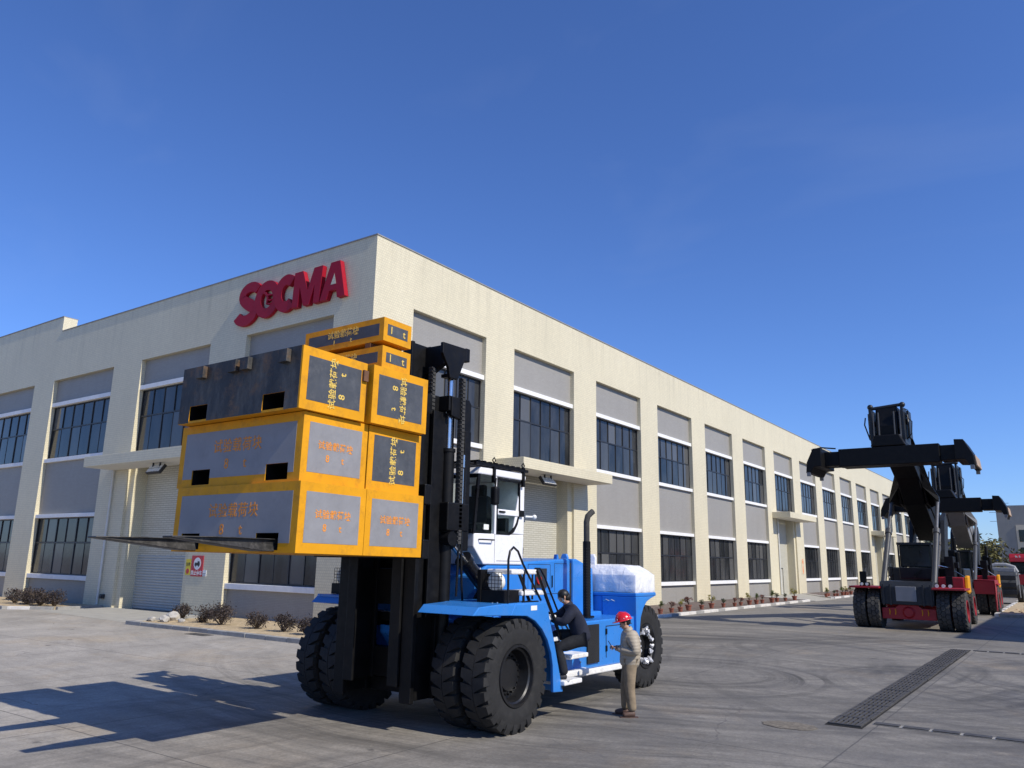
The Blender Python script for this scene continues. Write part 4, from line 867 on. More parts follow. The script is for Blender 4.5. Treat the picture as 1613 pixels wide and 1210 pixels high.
def reach_stacker(ox, oy, label, hy, hz, boom_mat, spr, fender_box=False, full=True):
    """front towards -Y, origin at the middle of the front axle on the ground"""
    t = thing('reach_stacker', label, 'reach stacker', (ox, oy, 0))
    def bd(q, name, mat, par=None, **k):
        q.v = [(v[0]+ox, v[1]+oy, v[2]) for v in q.v]; return q.build(name, MT[mat], par or t, **k)
    for x, s_ in ((1.86, 1), (1.30, 1), (-1.86, -1), (-1.30, -1)): wheel(t, ox+x, oy, .81, .50, s_, 'rubber_dusty', 'rs', 'red', 'lamp_lens', hex_tyre, random.uniform(0, .3))
    for x, s_ in ((1.55, 1), (-1.55, -1)): wheel(t, ox+x, oy+5.9, .81, .50, s_, 'rubber_dusty', 'rs', 'red', 'lamp_lens', hex_tyre, random.uniform(0, .3))
    for s_ in (-1, 1):
        a, b = sorted((s_*.98, s_*2.16)); q = MB(); q.box(a, b, -.98, .85, 1.62, 1.70); bd(q, 'fender', 'red', bevel=.015)
    q = MB(); q.prism([(-1.02, .84), (-.5, .86), (-.36, .98), (.36, .98), (.5, .86), (1.02, .84), (1.02, .40), (-1.02, .40)], 'y', -.5, -.1); ax = bd(q, 'front_axle', 'red', bevel=.02)
    q = MB(); q.lathe([(-.58, .02), (-.58, .17), (-.5, .24)], (0, 0, .68), 'y', 24); bd(q, 'axle_hub', 'red', ax, smooth=40)
    for x in (-.72, -.5, .5, .72): q = MB(); q.tube([(x, -.54, .80), (x+.02, -.56, .70), (x, -.54, .58)], .018, 6); bd(q, 'axle_bolt', 'yellow', ax)
    q = MB(); q.prism([(-.62, .98), (1.8, .98), (1.8, 1.92), (-.35, 1.92), (-.62, 1.7)], 'x', -1.0, 1.0); fb = bd(q, 'front_frame', 'charcoal', bevel=.03)
    q = MB(); q.box(-.42, .36, -.66, -.622, 1.12, 1.72); bd(q, 'front_hatch', 'boomgrey', fb, bevel=.02)
    for x in (-.92, -.66, .58, .86): q = MB(); q.box(x, x+.07, -.68, -.60, .96, 1.8); bd(q, 'frame_rib', 'charcoal', fb)
    q = MB(); q.box(-1.25, 1.25, 1.8, 6.6, .75, 1.45); bd(q, 'chassis', 'red', bevel=.03)
    q = MB(); q.prism([(5.0, 1.5), (7.6, 1.5), (7.75, 1.9), (7.5, 2.5), (5.0, 2.5)], 'x', -1.6, 1.6); bd(q, 'counterweight', 'charcoal', bevel=.06)
    # cab
    q = MB(); q.prism([(2.5, 2.0), (4.2, 2.0), (4.2, 2.5), (2.42, 2.5)], 'x', -.72, .66); cb = bd(q, 'cab', 'charcoal', bevel=.03)
    q = MB(); q.box(-.66, .60, 2.50, 4.1, 2.51, 3.5); bd(q, 'cab_glass', 'rs_glass', cb, bevel=.04)
    q = MB()
    for x in (-.72, .60):
        for y in (2.42, 3.3, 4.1): q.box(x, x+.06, y, y+.07, 2.5, 3.5)
    q.box(-.74, .68, 2.38, 4.22, 3.5, 3.6); bd(q, 'cab_frame', 'charcoal', cb)
    q = MB(); q.prism([(-.16, 2.16), (.02, 2.3), (.2, 2.42), (.24, 2.4), (.08, 2.22), (.0, 2.12), (.05, 2.06), (-.02, 2.05), (-.06, 2.14)], 'y', 2.39, 2.405); bd(q, 'emblem', 'black', cb)
    # boom towers, boom, belly plates
    for s_ in (-1, 1):
        a, b = sorted((s_*.62, s_*.78)); q = MB(); q.prism([(5.2, 1.45), (7.2, 1.45), (7.2, 3.6), (8.0, 4.7), (7.5, 5.2), (6.8, 4.8), (5.6, 2.9)], 'x', a, b); bd(q, 'boom_tower', 'charcoal')
    py, pz = 7.6, 4.75; d = Vector((0, hy-py, hz-pz)).normalized(); nrm = Vector((0, -d.z, d.y))*(-1 if d.y < 0 else 1)
    if nrm.z < 0: nrm = -nrm
    P = lambda u, v: (py+d.y*u+nrm.y*v, pz+d.z*u+nrm.z*v); L = math.hypot(hy-py, hz-pz)
    q = MB(); q.prism([P(-.4, -.45), P(L*.86, -.42), P(L*.86, .50), P(-.4, .50)], 'x', -.5, .5); bm_ = bd(q, 'boom', boom_mat, bevel=.03)
    q = MB(); q.prism([P(L*.8, -.34), P(L*1.0, -.34), P(L*1.04, -.1), P(L*1.04, .42), P(L*.8, .42)], 'x', -.41, .41); bd(q, 'inner_boom', boom_mat, bm_, bevel=.03)
    q = MB(); q.prism([P(.0, -.46), P(.3, -1.15), P(L*.42, -.95), P(L*.52, -.60), P(L*.60, -.43)], 'x', -.46, .46); bd(q, 'boom_belly', boom_mat, bm_, bevel=.05)
    for s_ in (-1, 1):
        a, b = sorted((s_*.50, s_*1.06)); q = MB(); q.prism([P(L*.24, -.25), P(L*.32, -.72), P(L*.43, -.95), P(L*.47, -.72), P(L*.56, -.1), P(L*.5, .2)], 'x', min(s_*.5, s_*.58), max(s_*.5, s_*.58)); bd(q, 'lug_plate', boom_mat, bm_)
        q = MB()
        c = P(L*.42, -.72); q.loft([[(s_*.5, *P(L*.30, -.60)), (s_*.5, *P(L*.52, -.50)), (s_*.5, *P(L*.58, .1)), (s_*.5, *P(L*.26, .1))], [(s_*1.04, c[0]+.18, c[1]-.16), (s_*1.04, c[0]-.18, c[1]-.1), (s_*1.04, c[0]-.14, c[1]+.14), (s_*1.04, c[0]+.16, c[1]+.12)]]); bd(q, 'ram_lug', boom_mat, bm_)
        top = Vector((s_*.97, c[0], c[1])); bot = Vector((s_*.97, -.05, 1.75)); dd = (top-bot).normalized(); ln = (top-bot).length
        q = MB(); q.cyl(bot, bot+dd*ln*.62, .115, n=16); q.cyl(bot+dd*ln*.58, bot+dd*ln*.63, .15, n=16); q.cyl(bot-Vector((.12, 0, 0)), bot+Vector((.12, 0, 0)), .16, n=14); lr = bd(q, 'lift_ram', 'ram_grey', smooth=40)
        q = MB(); q.cyl(bot+dd*ln*.62, top, .075, n=14); bd(q, 'ram_rod', 'ram_light', lr, smooth=40)
    if full:
        q = MB()
        for k in range(5): z = .02*k; q.tube([(.52+k*.035, *P(L*.25, .1+z)), (.53+k*.035, *P(L*.6, .15+z)), (.5+k*.03, *P(L*.85, .3+z)), (.4+k*.03, *P(L*1.0, .55+z))], .022, 6)
        bd(q, 'boom_hoses', 'black', bm_)
    # head and spreader
    sy, sz, sx, stw = spr     # y, z of beam middle, side shift, spread
    q = MB(); q.prism([(hy-.7, sz+.55), (hy+.55, sz+.55), (hy+.7, sz+1.2), (hy+.5, hz+.8), (hy-.55, hz+.8), (hy-.75, sz+1.3)], 'x', -.42+sx, .42+sx); hdd = bd(q, 'spreader_head', 'black', bevel=.06)
    q = MB(); zc = (sz+.9+hz+.6)/2
    for x in (-.66, .56):
        q.box(x+sx, x+.1+sx, hy-.72, hy+.6, sz+.55, hz+.72)
    q.lathe([(-.44, .2), (-.44, .62), (.44, .62), (.44, .2)], (sx, hy, zc), 'x', 26); q.cyl((-.7+sx, hy, zc+.1), (.7+sx, hy, zc+.1), .12); q.cyl((-.62+sx, hy-.5, hz+.76), (.7+sx, hy-.5, hz+.86), .07)
    for x in (-.62, .62): q.ball((x+sx, hy-.5, hz+.84), .12); q.cyl((x+sx, hy-.66, sz+.7), (x+sx, hy-.66, hz+.5), .06, n=8)
    bd(q, 'damper_frame', 'charcoal', hdd, smooth=35)
    for x in (-.5, -.3, .3, .52):
        q = MB(); q.cyl((x+sx, hy-.78, sz+.75), (x+sx*1.0, hy-.70, hz+.55), .035, n=8); bd(q, 'damper_ram', 'ram_grey', hdd)
    for x in (-.45, -.2, .1, .35):
        q = MB(); q.cyl((x+sx, hy-.85, sz+.72+.05*math.sin(x*9)), (x+.16+sx, hy-.8, sz+.86), .05, n=8); bd(q, 'valve', 'boomgrey', hdd)
    for x in (-.78, .72):
        q = MB(); q.box(x+sx, x+.08+sx, hy-.3, hy+.3, sz+.8, hz+.6); q.tube([(x+.04+sx, hy-.4, sz+.8), (x*1.12+sx, hy-.6, zc), (x*1.08+sx, hy-.5, hz+.4)], .03, 6); bd(q, 'head_side_plate', 'charcoal', hdd)
    q = MB(); q.tube([(.7+sx, hy-.5, zc+.3), (.95+sx, hy-.6, zc), (.9+sx, hy-.6, zc-.5), (.7+sx, hy-.5, zc-.7)], .02, 6); q.tube([(.68+sx, hy-.4, zc+.6), (.82+sx, hy-.5, zc+.5), (.78+sx, hy-.5, zc+.1)], .02, 6); bd(q, 'hydraulic_hose', 'black', hdd)
    q = MB(); q.prism([(-.62+sx, sz+.40), (.72+sx, sz+.40), (.5+sx, sz+.86), (-.45+sx, sz+.86)], 'y', sy-.55, sy+.55); bd(q, 'rotator', 'black', hdd, bevel=.04)
    q = MB(); q.box(-1.9+sx, 1.9+sx, sy-.55, sy+.0, sz-.37, sz+.38); q.box(-1.85+sx, 1.85+sx, sy+.05, sy+.55, sz-.36, sz+.37); sp = bd(q, 'spreader_beam', 'black', bevel=.03)
    for s_ in (-1, 1):
        q = MB(); e = stw/2; a, b = sorted((s_*1.9, s_*(e-.55))); q.box(a+sx, b+sx, sy-.45, sy-.05, sz-.30, sz+.30); q.box(a+sx, b+sx, sy+.1, sy+.45, sz-.30, sz+.30); bd(q, 'telescopic_arm', 'black', sp, bevel=.02)
        q = MB(); q.prism([(s_*(e-.62)+sx, sz+.42), (s_*(e-.30)+sx, sz+.40), (s_*(e-.02)+sx, sz-.18), (s_*(e+.02)+sx, sz-.62), (s_*(e-.16)+sx, sz-.62), (s_*(e-.3)+sx, sz-.38), (s_*(e-.62)+sx, sz-.36)], 'y', sy-1.1, sy+1.1); bd(q, 'end_beam', 'black', sp, bevel=.02)
        for y in (-1.05, 1.0):
            q = MB(); q.box(s_*(e-.08)-.07+sx, s_*(e-.08)+.07+sx, sy+y-.06, sy+y+.06, sz-.76, sz-.6); bd(q, 'twistlock', 'boomgrey', sp)
        q = MB(); q.prism([(s_*(e-.0)+sx, sz-.2), (s_*(e+.03)+sx, sz-.2), (s_*(e+.07)+sx, sz-.6), (s_*(e+.03)+sx, sz-.62)], 'y', sy-.9, sy+.9); bd(q, 'guide_plate', 'sand_paint', sp)
    if full:
        q = MB(); q.tube([(-2.6+sx, sy-.58, sz+.3), (-2.65+sx, sy-.6, sz), (-2.5+sx, sy-.58, sz-.25)], .018, 6); q.tube([(-3.0+sx, sy-.5, sz+.42), (-2.6+sx, sy-.5, sz+.5), (-2.0+sx, sy-.5, sz+.42)], .03, 6); bd(q, 'spreader_hoses', 'black', sp)
        # left lamp post, ladder and rails, side boxes
        q = MB(); q.box(-1.75, -1.35, -.9, -.7, 1.70, 1.86); q.box(-1.75, -1.5, -.75, -.6, 1.86, 2.3); bd(q, 'lamp_cluster', 'black', bevel=.02)
        for x in (-1.65, -1.45): q = MB(); q.cyl((x, -.93, 1.78), (x, -.9, 1.78), .06, n=12); bd(q, 'headlamp', 'lamp_lens')
        q = MB(); q.tube([(-1.2, 1.0, 1.7), (-1.2, 1.6, 2.5), (-1.2, 3.6, 2.5), (-1.2, 3.6, 1.6)], .022, 6); q.tube([(-1.2, 1.6, 2.5), (-1.2, 1.6, 1.6)], .022, 6); q.tube([(-1.2, 2.6, 2.5), (-1.2, 2.6, 1.6)], .022, 6); q.tube([(-1.2, 1.3, 2.1), (-1.2, 3.6, 2.1)], .018, 6); bd(q, 'handrail', 'black')
        q = MB(); q.box(1.0, 1.95, .9, 2.6, 1.5, 2.12); bd(q, 'side_box', 'red', bevel=.03)
        q = MB(); q.box(1.3, 1.55, .86, 1.3, 1.5, 2.16); bd(q, 'side_hose_box', 'black')
        q = MB(); q.prism([(1.0, 1.5), (1.9, 1.5), (1.9, 2.2), (1.2, 2.15)], 'x', 1.96, 2.1); q.box(1.98, 2.08, 1.3, 1.7, 1.45, 2.2); bd(q, 'yellow_cover', 'yellow', bevel=.03)
        for k in range(3): q = MB(); q.cyl((1.15+k*.24, -.75, 1.78), (1.15+k*.24, -.7, 1.78), .07, n=12); bd(q, 'headlamp', 'lamp_lens')
        q = MB(); q.box(1.1, 1.45, 2.6, 3.6, 1.5, 3.0); q.box(1.12, 1.4, 4.0, 4.8, 1.5, 3.3); q.cyl((1.3, 4.9, 1.5), (1.3, 4.9, 3.9), .09); q.cyl((1.5, 3.8, 1.5), (1.5, 3.8, 3.2), .12); q.box(.9, 1.6, 2.9, 3.3, 2.5, 2.75); bd(q, 'engine_gear', 'black', bevel=.02)
        q = MB(); q.tube([(1.0, 1.5, 2.6), (1.3, 2.6, 2.5), (1.9, 3.6, 2.0)], .02, 6); q.tube([(.9, .5, 2.4), (.95, .4, 2.0), (.85, .3, 1.9)], .025, 6); bd(q, 'hydraulic_hose', 'steel')
    if fender_box:
        q = MB(); q.prism([(-1.5, .35), (-1.3, .25), (-.9, 1.1), (.9, 1.1), (.9, 1.9), (-1.5, 1.9)], 'x', 2.0, 2.06); q.box(1.05, 2.05, -1.5, -1.44, 1.15, 1.9); q.box(1.05, 2.05, -1.5, .9, 1.84, 1.9); bd(q, 'wheel_box', 'red', bevel=.01)
    return t
MT['sand_paint'] = paint('worn_guide_plate', (.42, .30, .20), .6, var=.3)
reach_stacker(-5.97, 37.4, 'charcoal reach stacker with red fenders and a raised black spreader', -1.35, 8.28, 'black', (-1.95, 6.95, .05, 6.2))
reach_stacker(-5.97, 53.0, 'grey-boomed red reach stacker parked behind the charcoal one', 0.3, 7.75, 'boomgrey', (-2.3, 5.95, .05, 6.2), fender_box=True, full=True)

# ------------------------------------------------------------------ kerbs, beds, drains
def bed(name, label, pts, z, mat):
    q = MB(); q.prism(pts, 'z', -.02, z); o = q.build(name, MT[mat]); return struct(o)
def kerb_run(label, p0, p1, mats, w_=.22, h=.13, ln=1.0):
    """row of kerb stones, each a piece of its own"""
    p0, p1 = Vector(p0), Vector(p1); d = (p1-p0); L = d.length; d.normalize(); n = max(1, round(L/ln)); st = L/n; a = math.atan2(d.y, d.x)
    k = bpy.data.objects.new('kerb', None); COL.objects.link(k); k.location = (p0.x, p0.y, 0); k['kind'] = 'structure'
    for i in range(n):
        A = Matrix.Translation((p0.x, p0.y, 0)) @ Matrix.Rotation(a, 4, 'Z'); q = MB(); j = random.uniform(-.008, .008)
        q.box(i*st+.006, (i+1)*st-.006, -w_/2+j, w_/2+j, -.05, h+random.uniform(-.006, .006), A); q.build('kerb_stone', MT[mats[i % len(mats)]], k, bevel=.015)
bed('planting_bed', '', [(-28.1, 16.2), (-16.45, 16.2), (-16.45, 19.92), (-28.1, 19.92)], .09, 'sand')
bed('planting_bed', '', [(-60, 16.5), (-38.9, 16.5), (-37.3, 17.75), (-37.3, 19.92), (-60, 19.92)], .09, 'sand')
bed('planting_bed', '', [(XC+.003, 19.925), (-16.45, 19.925), (-16.45, 60.6), (XC+.003, 63.0)], .088, 'soil')
bed('planting_bed', '', [(XC+.003, 74.4), (-16.45, 67.6), (-16.45, 107.0), (XC+.003, 107.0)], .088, 'soil')
kerb_run('', (-28.2, 16.06, 0), (-16.4, 16.06, 0), ['kerb']); kerb_run('', (-28.2, 16.2, 0), (-28.2, 19.8, 0), ['kerb'])
kerb_run('', (-60, 16.4, 0), (-38.9, 16.4, 0), ['kerb']); kerb_run('', (-38.8, 16.5, 0), (-37.25, 17.7, 0), ['kerb_white', 'kerb'], ln=.9); kerb_run('', (-37.2, 17.8, 0), (-37.2, 19.8, 0), ['kerb'])
kerb_run('', (-16.32, 16.2, 0), (-16.32, 60.5, 0), ['kerb_white', 'kerb_white', 'kerb'], ln=1.0); kerb_run('', (-16.4, 60.6, 0), (-20.5, 63.0, 0), ['kerb_white'])
kerb_run('', (-16.32, 67.7, 0), (-16.32, 107, 0), ['kerb_white', 'kerb_white', 'kerb'], ln=1.0); kerb_run('', (-16.4, 67.6, 0), (-20.5, 74.3, 0), ['kerb_white'])
q = MB(); q.prism([(-16.45, 61.0), (-16.0, 61.0), (-16.0, 67.2), (-16.45, 67.2), (-20.6, 74.0), (-20.6, 63.5)], 'z', -.05, .03); q.v = [(v[0], v[1], v[2] if v[0] > -17 or v[2] < 0 else .1) for v in q.v]; struct(q.build('door_ramp', MT['pave']))
struct(MB().add([(-37.0, 17.0, .004), (-28.4, 16.3, .004), (-29.5, 19.9, .06), (-36.8, 19.9, .06)], [(0, 1, 2, 3)]).build('door_ramp', MT['pave']))
# trench drain: cast grates in a frame
MT['iron'] = paint('cast_iron', (.085, .08, .073), .6, .3, var=.35, scale=9, dirt=(.10, .09, .075), dirt_amt=.35)
MT['pit'] = paint('drain_pit', (.012, .011, .01), .9)
dr = thing('trench_drain', 'long trench drain with black cast iron grates set in the yard', 'drain', (-3.33, 13.9, 0))
q = MB(); q.box(-3.61, -3.05, 13.84, 29.15, .0035, .007); q.build('drain_channel', MT['pit'], dr)
gm = MB(); gw, gl = .50, .72
gm.box(-gw/2, -gw/2+.03, 0, gl, .008, .032); gm.box(gw/2-.03, gw/2, 0, gl, .008, .032); gm.box(-gw/2+.03, gw/2-.03, 0, .03, .008, .031); gm.box(-gw/2+.03, gw/2-.03, gl-.03, gl, .008, .031); gm.box(-gw/2+.03, gw/2-.03, gl/2-.015, gl/2+.015, .008, .03)
for i in range(6):
    x = -gw/2+.03+(gw-.06)*(i+.5)/6
    gm.box(x-.02, x+.02, .03, gl/2-.015, .008, .029); gm.box(x-.02, x+.02, gl/2+.015, gl-.03, .008, .029)
gme = gm.mesh('grate'); gme.materials.append(MT['iron'])
for k in range(20):
    o = bpy.data.objects.new('grate', gme); COL.objects.link(o); o.location = (-3.33+random.uniform(-.008, .008), 13.9+k*.745+.01, random.uniform(0, .004)); o.rotation_euler = (0, 0, random.uniform(-.006, .006)); attach(o, dr)
for (yy, lab, x0, nn) in ((14.42, 'narrow drain strip with black covers crossing the yard beside the near end of the grates', -3.0, 16), (29.02, 'narrow drain strip with black covers at the far end of the grates', -3.0, 14)):
    d2 = thing('cover_strip', lab, 'drain', (x0, yy, 0))
    q = MB(); q.box(x0, x0+nn*.42, yy-.10, yy+.10, .0035, .007); q.build('strip_channel', MT['kerb'], d2)
    for k in range(nn):
        q = MB(); q.box(x0+.02+k*.42, x0+.02+k*.42+.37, yy-.085, yy+.085, .008, .022+random.uniform(0, .006)); q.build('cover_plate', MT['iron'], d2, bevel=.006)
q = MB(); n = 26; q.prism([(-4.02+.42*math.cos(2*math.pi*i/n)*(1+.06*math.sin(3*i)), 13.35+.30*math.sin(2*math.pi*i/n)*(1+.08*math.cos(2*i))) for i in range(n)], 'z', .003, .009); MT['dirt_patch'] = paint('dirt_patch', (.155, .135, .105), .95, var=.5, scale=12, bump=.9, bscale=20); tag(q.build('concrete_patch', MT['dirt_patch']), 'round broken sandy patch in the concrete beside the near end of the drain', 'patch')
# loose covers by the planting bed
q = MB(); q.box(-23.6, -22.6, 15.35, 15.75, .003, .012); tag(q.build('drain_cover', MT['iron'], bevel=.004), 'flat dark drain cover in front of the shrub bed', 'drain cover')

# ------------------------------------------------------------------ plants
def leafmat(name, c1, c2):
    N = NT(name); oi = N.n('ShaderNodeNewGeometry'); f = N.noise(N.pos(), 9, 3)
    col = N.ramp(f, [(.3, c1), (.7, c2)]); N.b.inputs['Subsurface Weight'].default_value = 0
    return N.out(col, .6, 0, .3)
MT['leaf_green'] = leafmat('leaf_green', (.045, .075, .012), (.12, .15, .03)); MT['leaf_yellow'] = leafmat('leaf_yellow', (.20, .19, .03), (.30, .26, .05)); MT['leaf_red'] = leafmat('leaf_red', (.09, .03, .022), (.20, .07, .05)); MT['leaf_dark'] = leafmat('leaf_dark', (.018, .03, .012), (.05, .065, .025)); MT['leaf_purple'] = leafmat('leaf_purple', (.030, .024, .023), (.080, .062, .056)); MT['leaf_olive'] = leafmat('leaf_olive', (.10, .10, .03), (.18, .165, .06))
MT['bark'] = paint('bark', (.10, .075, .05), .9, var=.3); MT['terracotta'] = paint('terracotta_pot', (.26, .085, .055), .8, var=.15, dirt=(.2, .16, .13), dirt_amt=.4)
def leaves(q, c, rx, ry, rz, n, sz, clumps=6, flat=.5):
    cl = []
    for _ in range(clumps):
        v = Vector((random.gauss(0, 1), random.gauss(0, 1), random.gauss(0, 1))).normalized()*random.uniform(.35, .85); cl.append((v, random.uniform(.3, .5)))
    for _ in range(n):
        v, s_ = random.choice(cl); p = v+Vector((random.gauss(0, 1), random.gauss(0, 1), random.gauss(0, 1)))*s_*.55
        if p.length > 1.15: p *= 1.1/p.length
        p = Vector((p.x*rx, p.y*ry, p.z*rz))+Vector(c); a = Vector((random.gauss(0, 1), random.gauss(0, 1), random.gauss(0, flat))).normalized(); b = a.orthogonal().normalized(); b = (Matrix.Rotation(random.uniform(0, 6.28), 3, a) @ b); l = sz*random.uniform(.6, 1.3)
        q.add([p-a*l, p+b*l*.38, p+a*l, p-b*l*.38], [(0, 1, 2, 3)])
def stems(q, base, c, rx, ry, rz, n, r):
    for _ in range(n):
        e = Vector(c)+Vector((random.uniform(-1, 1)*rx*.7, random.uniform(-1, 1)*ry*.7, random.uniform(-.2, .6)*rz)); b = Vector(base); m_ = (b+e)/2+Vector((random.uniform(-.05, .05), random.uniform(-.05, .05), 0))*rx*2; q.tube([b, m_, e], [r, r*.75, r*.3], 5)
kinds = []
def pot_plant(kind):
    t = thing('potted_plant', 'x', 'potted plant', (0, 0, 0), 0, 'potted plants along the sunlit wall')
    q = MB(); q.lathe([(.0, .13), (.05, .14), (.28, .19), (.28, .215), (.34, .215), (.34, .18), (.29, .17)], (0, 0, 0), 'z', 14); q.build('pot', MT['terracotta'], t, 40)
    q = MB(); h = {'yellow': .5, 'red': .42, 'green': .48, 'dark': .36}[kind]
    stems(q, (0, 0, .3), (0, 0, .35+h*.6), .22, .22, h*.5, 7, .013); q.build('stem', MT['bark'], t)
    q = MB(); leaves(q, (0, 0, .38+h*.62), .27, .27, h*.5, 230, .05, 7); q.build('foliage', MT['leaf_'+kind], t)
    t.location = (0, 0, -50); return t
protos = {k: pot_plant(k) for k in ('yellow', 'red', 'green', 'dark')}; used = set()
def put_pot(kind, x, y, s_, label=None):
    p = protos[kind]; lab = label or {'yellow': 'yellowish leafy plant in a terracotta pot along the sunlit wall', 'red': 'reddish leafy plant in a terracotta pot along the sunlit wall', 'green': 'green leafy plant in a terracotta pot along the sunlit wall', 'dark': 'low dark leafy plant in a terracotta pot along the sunlit wall'}[kind]
    if kind not in used: used.add(kind); o = p; o.location = (x, y, .085); o['label'] = lab; o.rotation_euler = (0, 0, random.uniform(0, 6)); o.scale = (s_,)*3
    else: dup(p, (x, y, .085), random.uniform(0, 6), lab, scale=s_)
ORD = 'first second third fourth fifth sixth seventh eighth ninth tenth eleventh twelfth thirteenth fourteenth fifteenth sixteenth seventeenth'.split()
POT_Y = [37.98, 39.1, 40.4, 42.1, 43.7, 45.4, 46.8, 48.3, 49.6, 50.9, 52.5, 54.0, 55.6, 57.5, 59.2, 34.5, 36.6, 68.3, 69.2, 70.5, 71.6, 73.6, 74.6, 75.6, 77.0, 79, 80.5, 82, 84, 86.5]
def pot_label(kind, y):
    near = y < 64; row = sorted([v for v in POT_Y if (v < 64) == near], key=lambda v: abs(v-64)); n_ = ORD[row.index(y)]
    col = {'yellow': 'yellowish', 'red': 'reddish', 'green': 'green leafy', 'dark': 'low dark'}[kind]
    return col+' potted plant, '+n_+' from the door ramp on the '+('blue forklift' if near else 'reach stacker')+' side'
for kind, y, s_ in (('red', 37.98, .95), ('yellow', 39.1, 1.0), ('red', 40.4, 1.25), ('dark', 42.1, .95), ('yellow', 43.7, 1.15), ('dark', 45.4, .9), ('red', 46.8, .9), ('red', 48.3, .85), ('yellow', 49.6, 1.15), ('green', 50.9, 1.1), ('red', 52.5, .95), ('green', 54.0, 1.3), ('dark', 55.6, 1.1), ('dark', 57.5, .95), ('yellow', 59.2, 1.3), ('green', 68.3, 1.1), ('yellow', 69.2, 1.15), ('dark', 70.5, .95), ('red', 71.6, .9), ('green', 73.6, 1.2), ('yellow', 74.6, 1.2), ('red', 75.6, 1.0), ('green', 77.0, 1.2), ('yellow', 79, 1.2), ('dark', 80.5, 1.0), ('red', 82, 1.1), ('green', 84, 1.2), ('yellow', 86.5, 1.2), ('red', 34.5, 1.0), ('green', 36.6, 1.0)):
    put_pot(kind, -17.0+random.uniform(-.12, .12), y, s_*.70, pot_label(kind, y))
def shrub(x, y, rx, h, n, label, mat='leaf_purple', sz=.055, cl=9):
    t = thing('shrub', label, 'shrub', (x, y, .08), 0, 'shrubs in the planting beds')
    q = MB(); stems(q, (x, y, .06), (x, y, h*.55), rx, rx, h*.5, 26, .014); q.build('stems', MT['bark'], t)
    q = MB(); leaves(q, (x, y, h*.58), rx, rx*.9, h*.45, n, sz, cl, .8); q.build('foliage', MT[mat], t)
for (x, y, rx, h, n, lab) in ((-30.0, 18.9, .75, .95, 900, 'low purple shrub at the bed corner beside the shutter'), (-28.0, 18.0, .55, .95, 900, 'purple shrub beside the pale rocks'), (-26.1, 17.7, .5, .9, 800, 'purple shrub in front of the narrow tiled pier'), (-24.9, 17.6, .6, 1.0, 900, 'wide purple shrub at the left end of the low grey panel'), (-22.8, 17.5, .55, .85, 800, 'purple shrub in the middle of the low grey panel'), (-21.4, 17.5, .6, .9, 900, 'purple shrub beside the building corner pier'), (-20.0, 17.3, .5, .85, 700, 'purple shrub in front of the building corner')):
    shrub(x if x > -29 else -27.3, y if x > -29 else 19.2, rx*.78, h*.78, int(n*1.2), lab, sz=.042, cl=14)
for i in range(6):
    shrub(-38.3-i*.62, 18.2-(i % 2)*.35, .5, .85, 620, 'dark purple shrub of the clipped clump, '+ORD[i]+' from the roller door ramp')
MT['rock'] = paint('pale_rock', (.42, .40, .36), .9, var=.3, scale=4, bump=.6, bscale=10)
def rock(x, y, s_, label):
    bm = bmesh.new(); bmesh.ops.create_icosphere(bm, subdivisions=2, radius=1)
    for v in bm.verts: v.co *= random.uniform(.78, 1.12); v.co = Vector((v.co.x*s_, v.co.y*s_*.75, v.co.z*s_*.6)); v.co += Vector((x, y, .09+s_*.35))
    me = bpy.data.meshes.new('rock'); bm.to_mesh(me); bm.free(); tag(link('rock', me, MT['rock']), label, 'rock', 'rocks at the bed corner')
for (x, y, s_, l_) in ((-27.75, 17.5, .34, 'large pale rock at the corner of the shrub bed'), (-27.3, 16.9, .24, 'middle pale rock at the corner of the shrub bed'), (-27.85, 16.75, .18, 'small pale rock nearest the kerb corner'), (-26.7, 17.2, .16, 'small pale rock half sunk in the sandy bed')): rock(x, y, s_, l_)

# ------------------------------------------------------------------ right-hand side: shade-casting hall, far buildings, sand, machines
MT['grey_wall'] = paint('grey_render', (.30, .295, .27), .85, var=.08, scale=.6, dirt=(.2, .19, .17), dirt_amt=.3)
MT['cream_wall'] = paint('cream_wall', (.66, .58, .43), .8, var=.06, scale=.5)
hall = thing('neighbour_hall', 'tall hall beyond the drain whose roof shades the yard', 'building', (9.4, 33.2, 0))
q = MB(); q.box(8.9, 40, 33.2, 52.6, 0, 11.7); q.build('wall', MT['grey_wall'], hall)
for k in range(4):
    q = MB(); q.box(8.86, 8.9, 34.5+k*4.5, 37.5+k*4.5, 4, 8); q.build('window', MT['rs_glass'], hall)
fb_ = thing('grey_building', 'tall plain grey building end with narrow windows behind the parked machines', 'building', (-8.1, 120, 0))
q = MB(); q.box(-8.1, 25, 120, 150, 0, 10.6); q.build('wall', MT['grey_wall'], fb_)
q = MB(); q.box(-6.1, -3.6, 119.94, 119.999, 1.2, 8.1); q.build('window_surround', MT['cream_wall'], fb_)
for k in range(3):
    for c_ in range(3):
        q = MB(); q.box(-5.85+c_*.72, -5.85+c_*.72+.62, 119.9, 119.939, 1.6+k*2.2, 3.1+k*2.2); q.build('window', MT['rs_glass'], fb_)
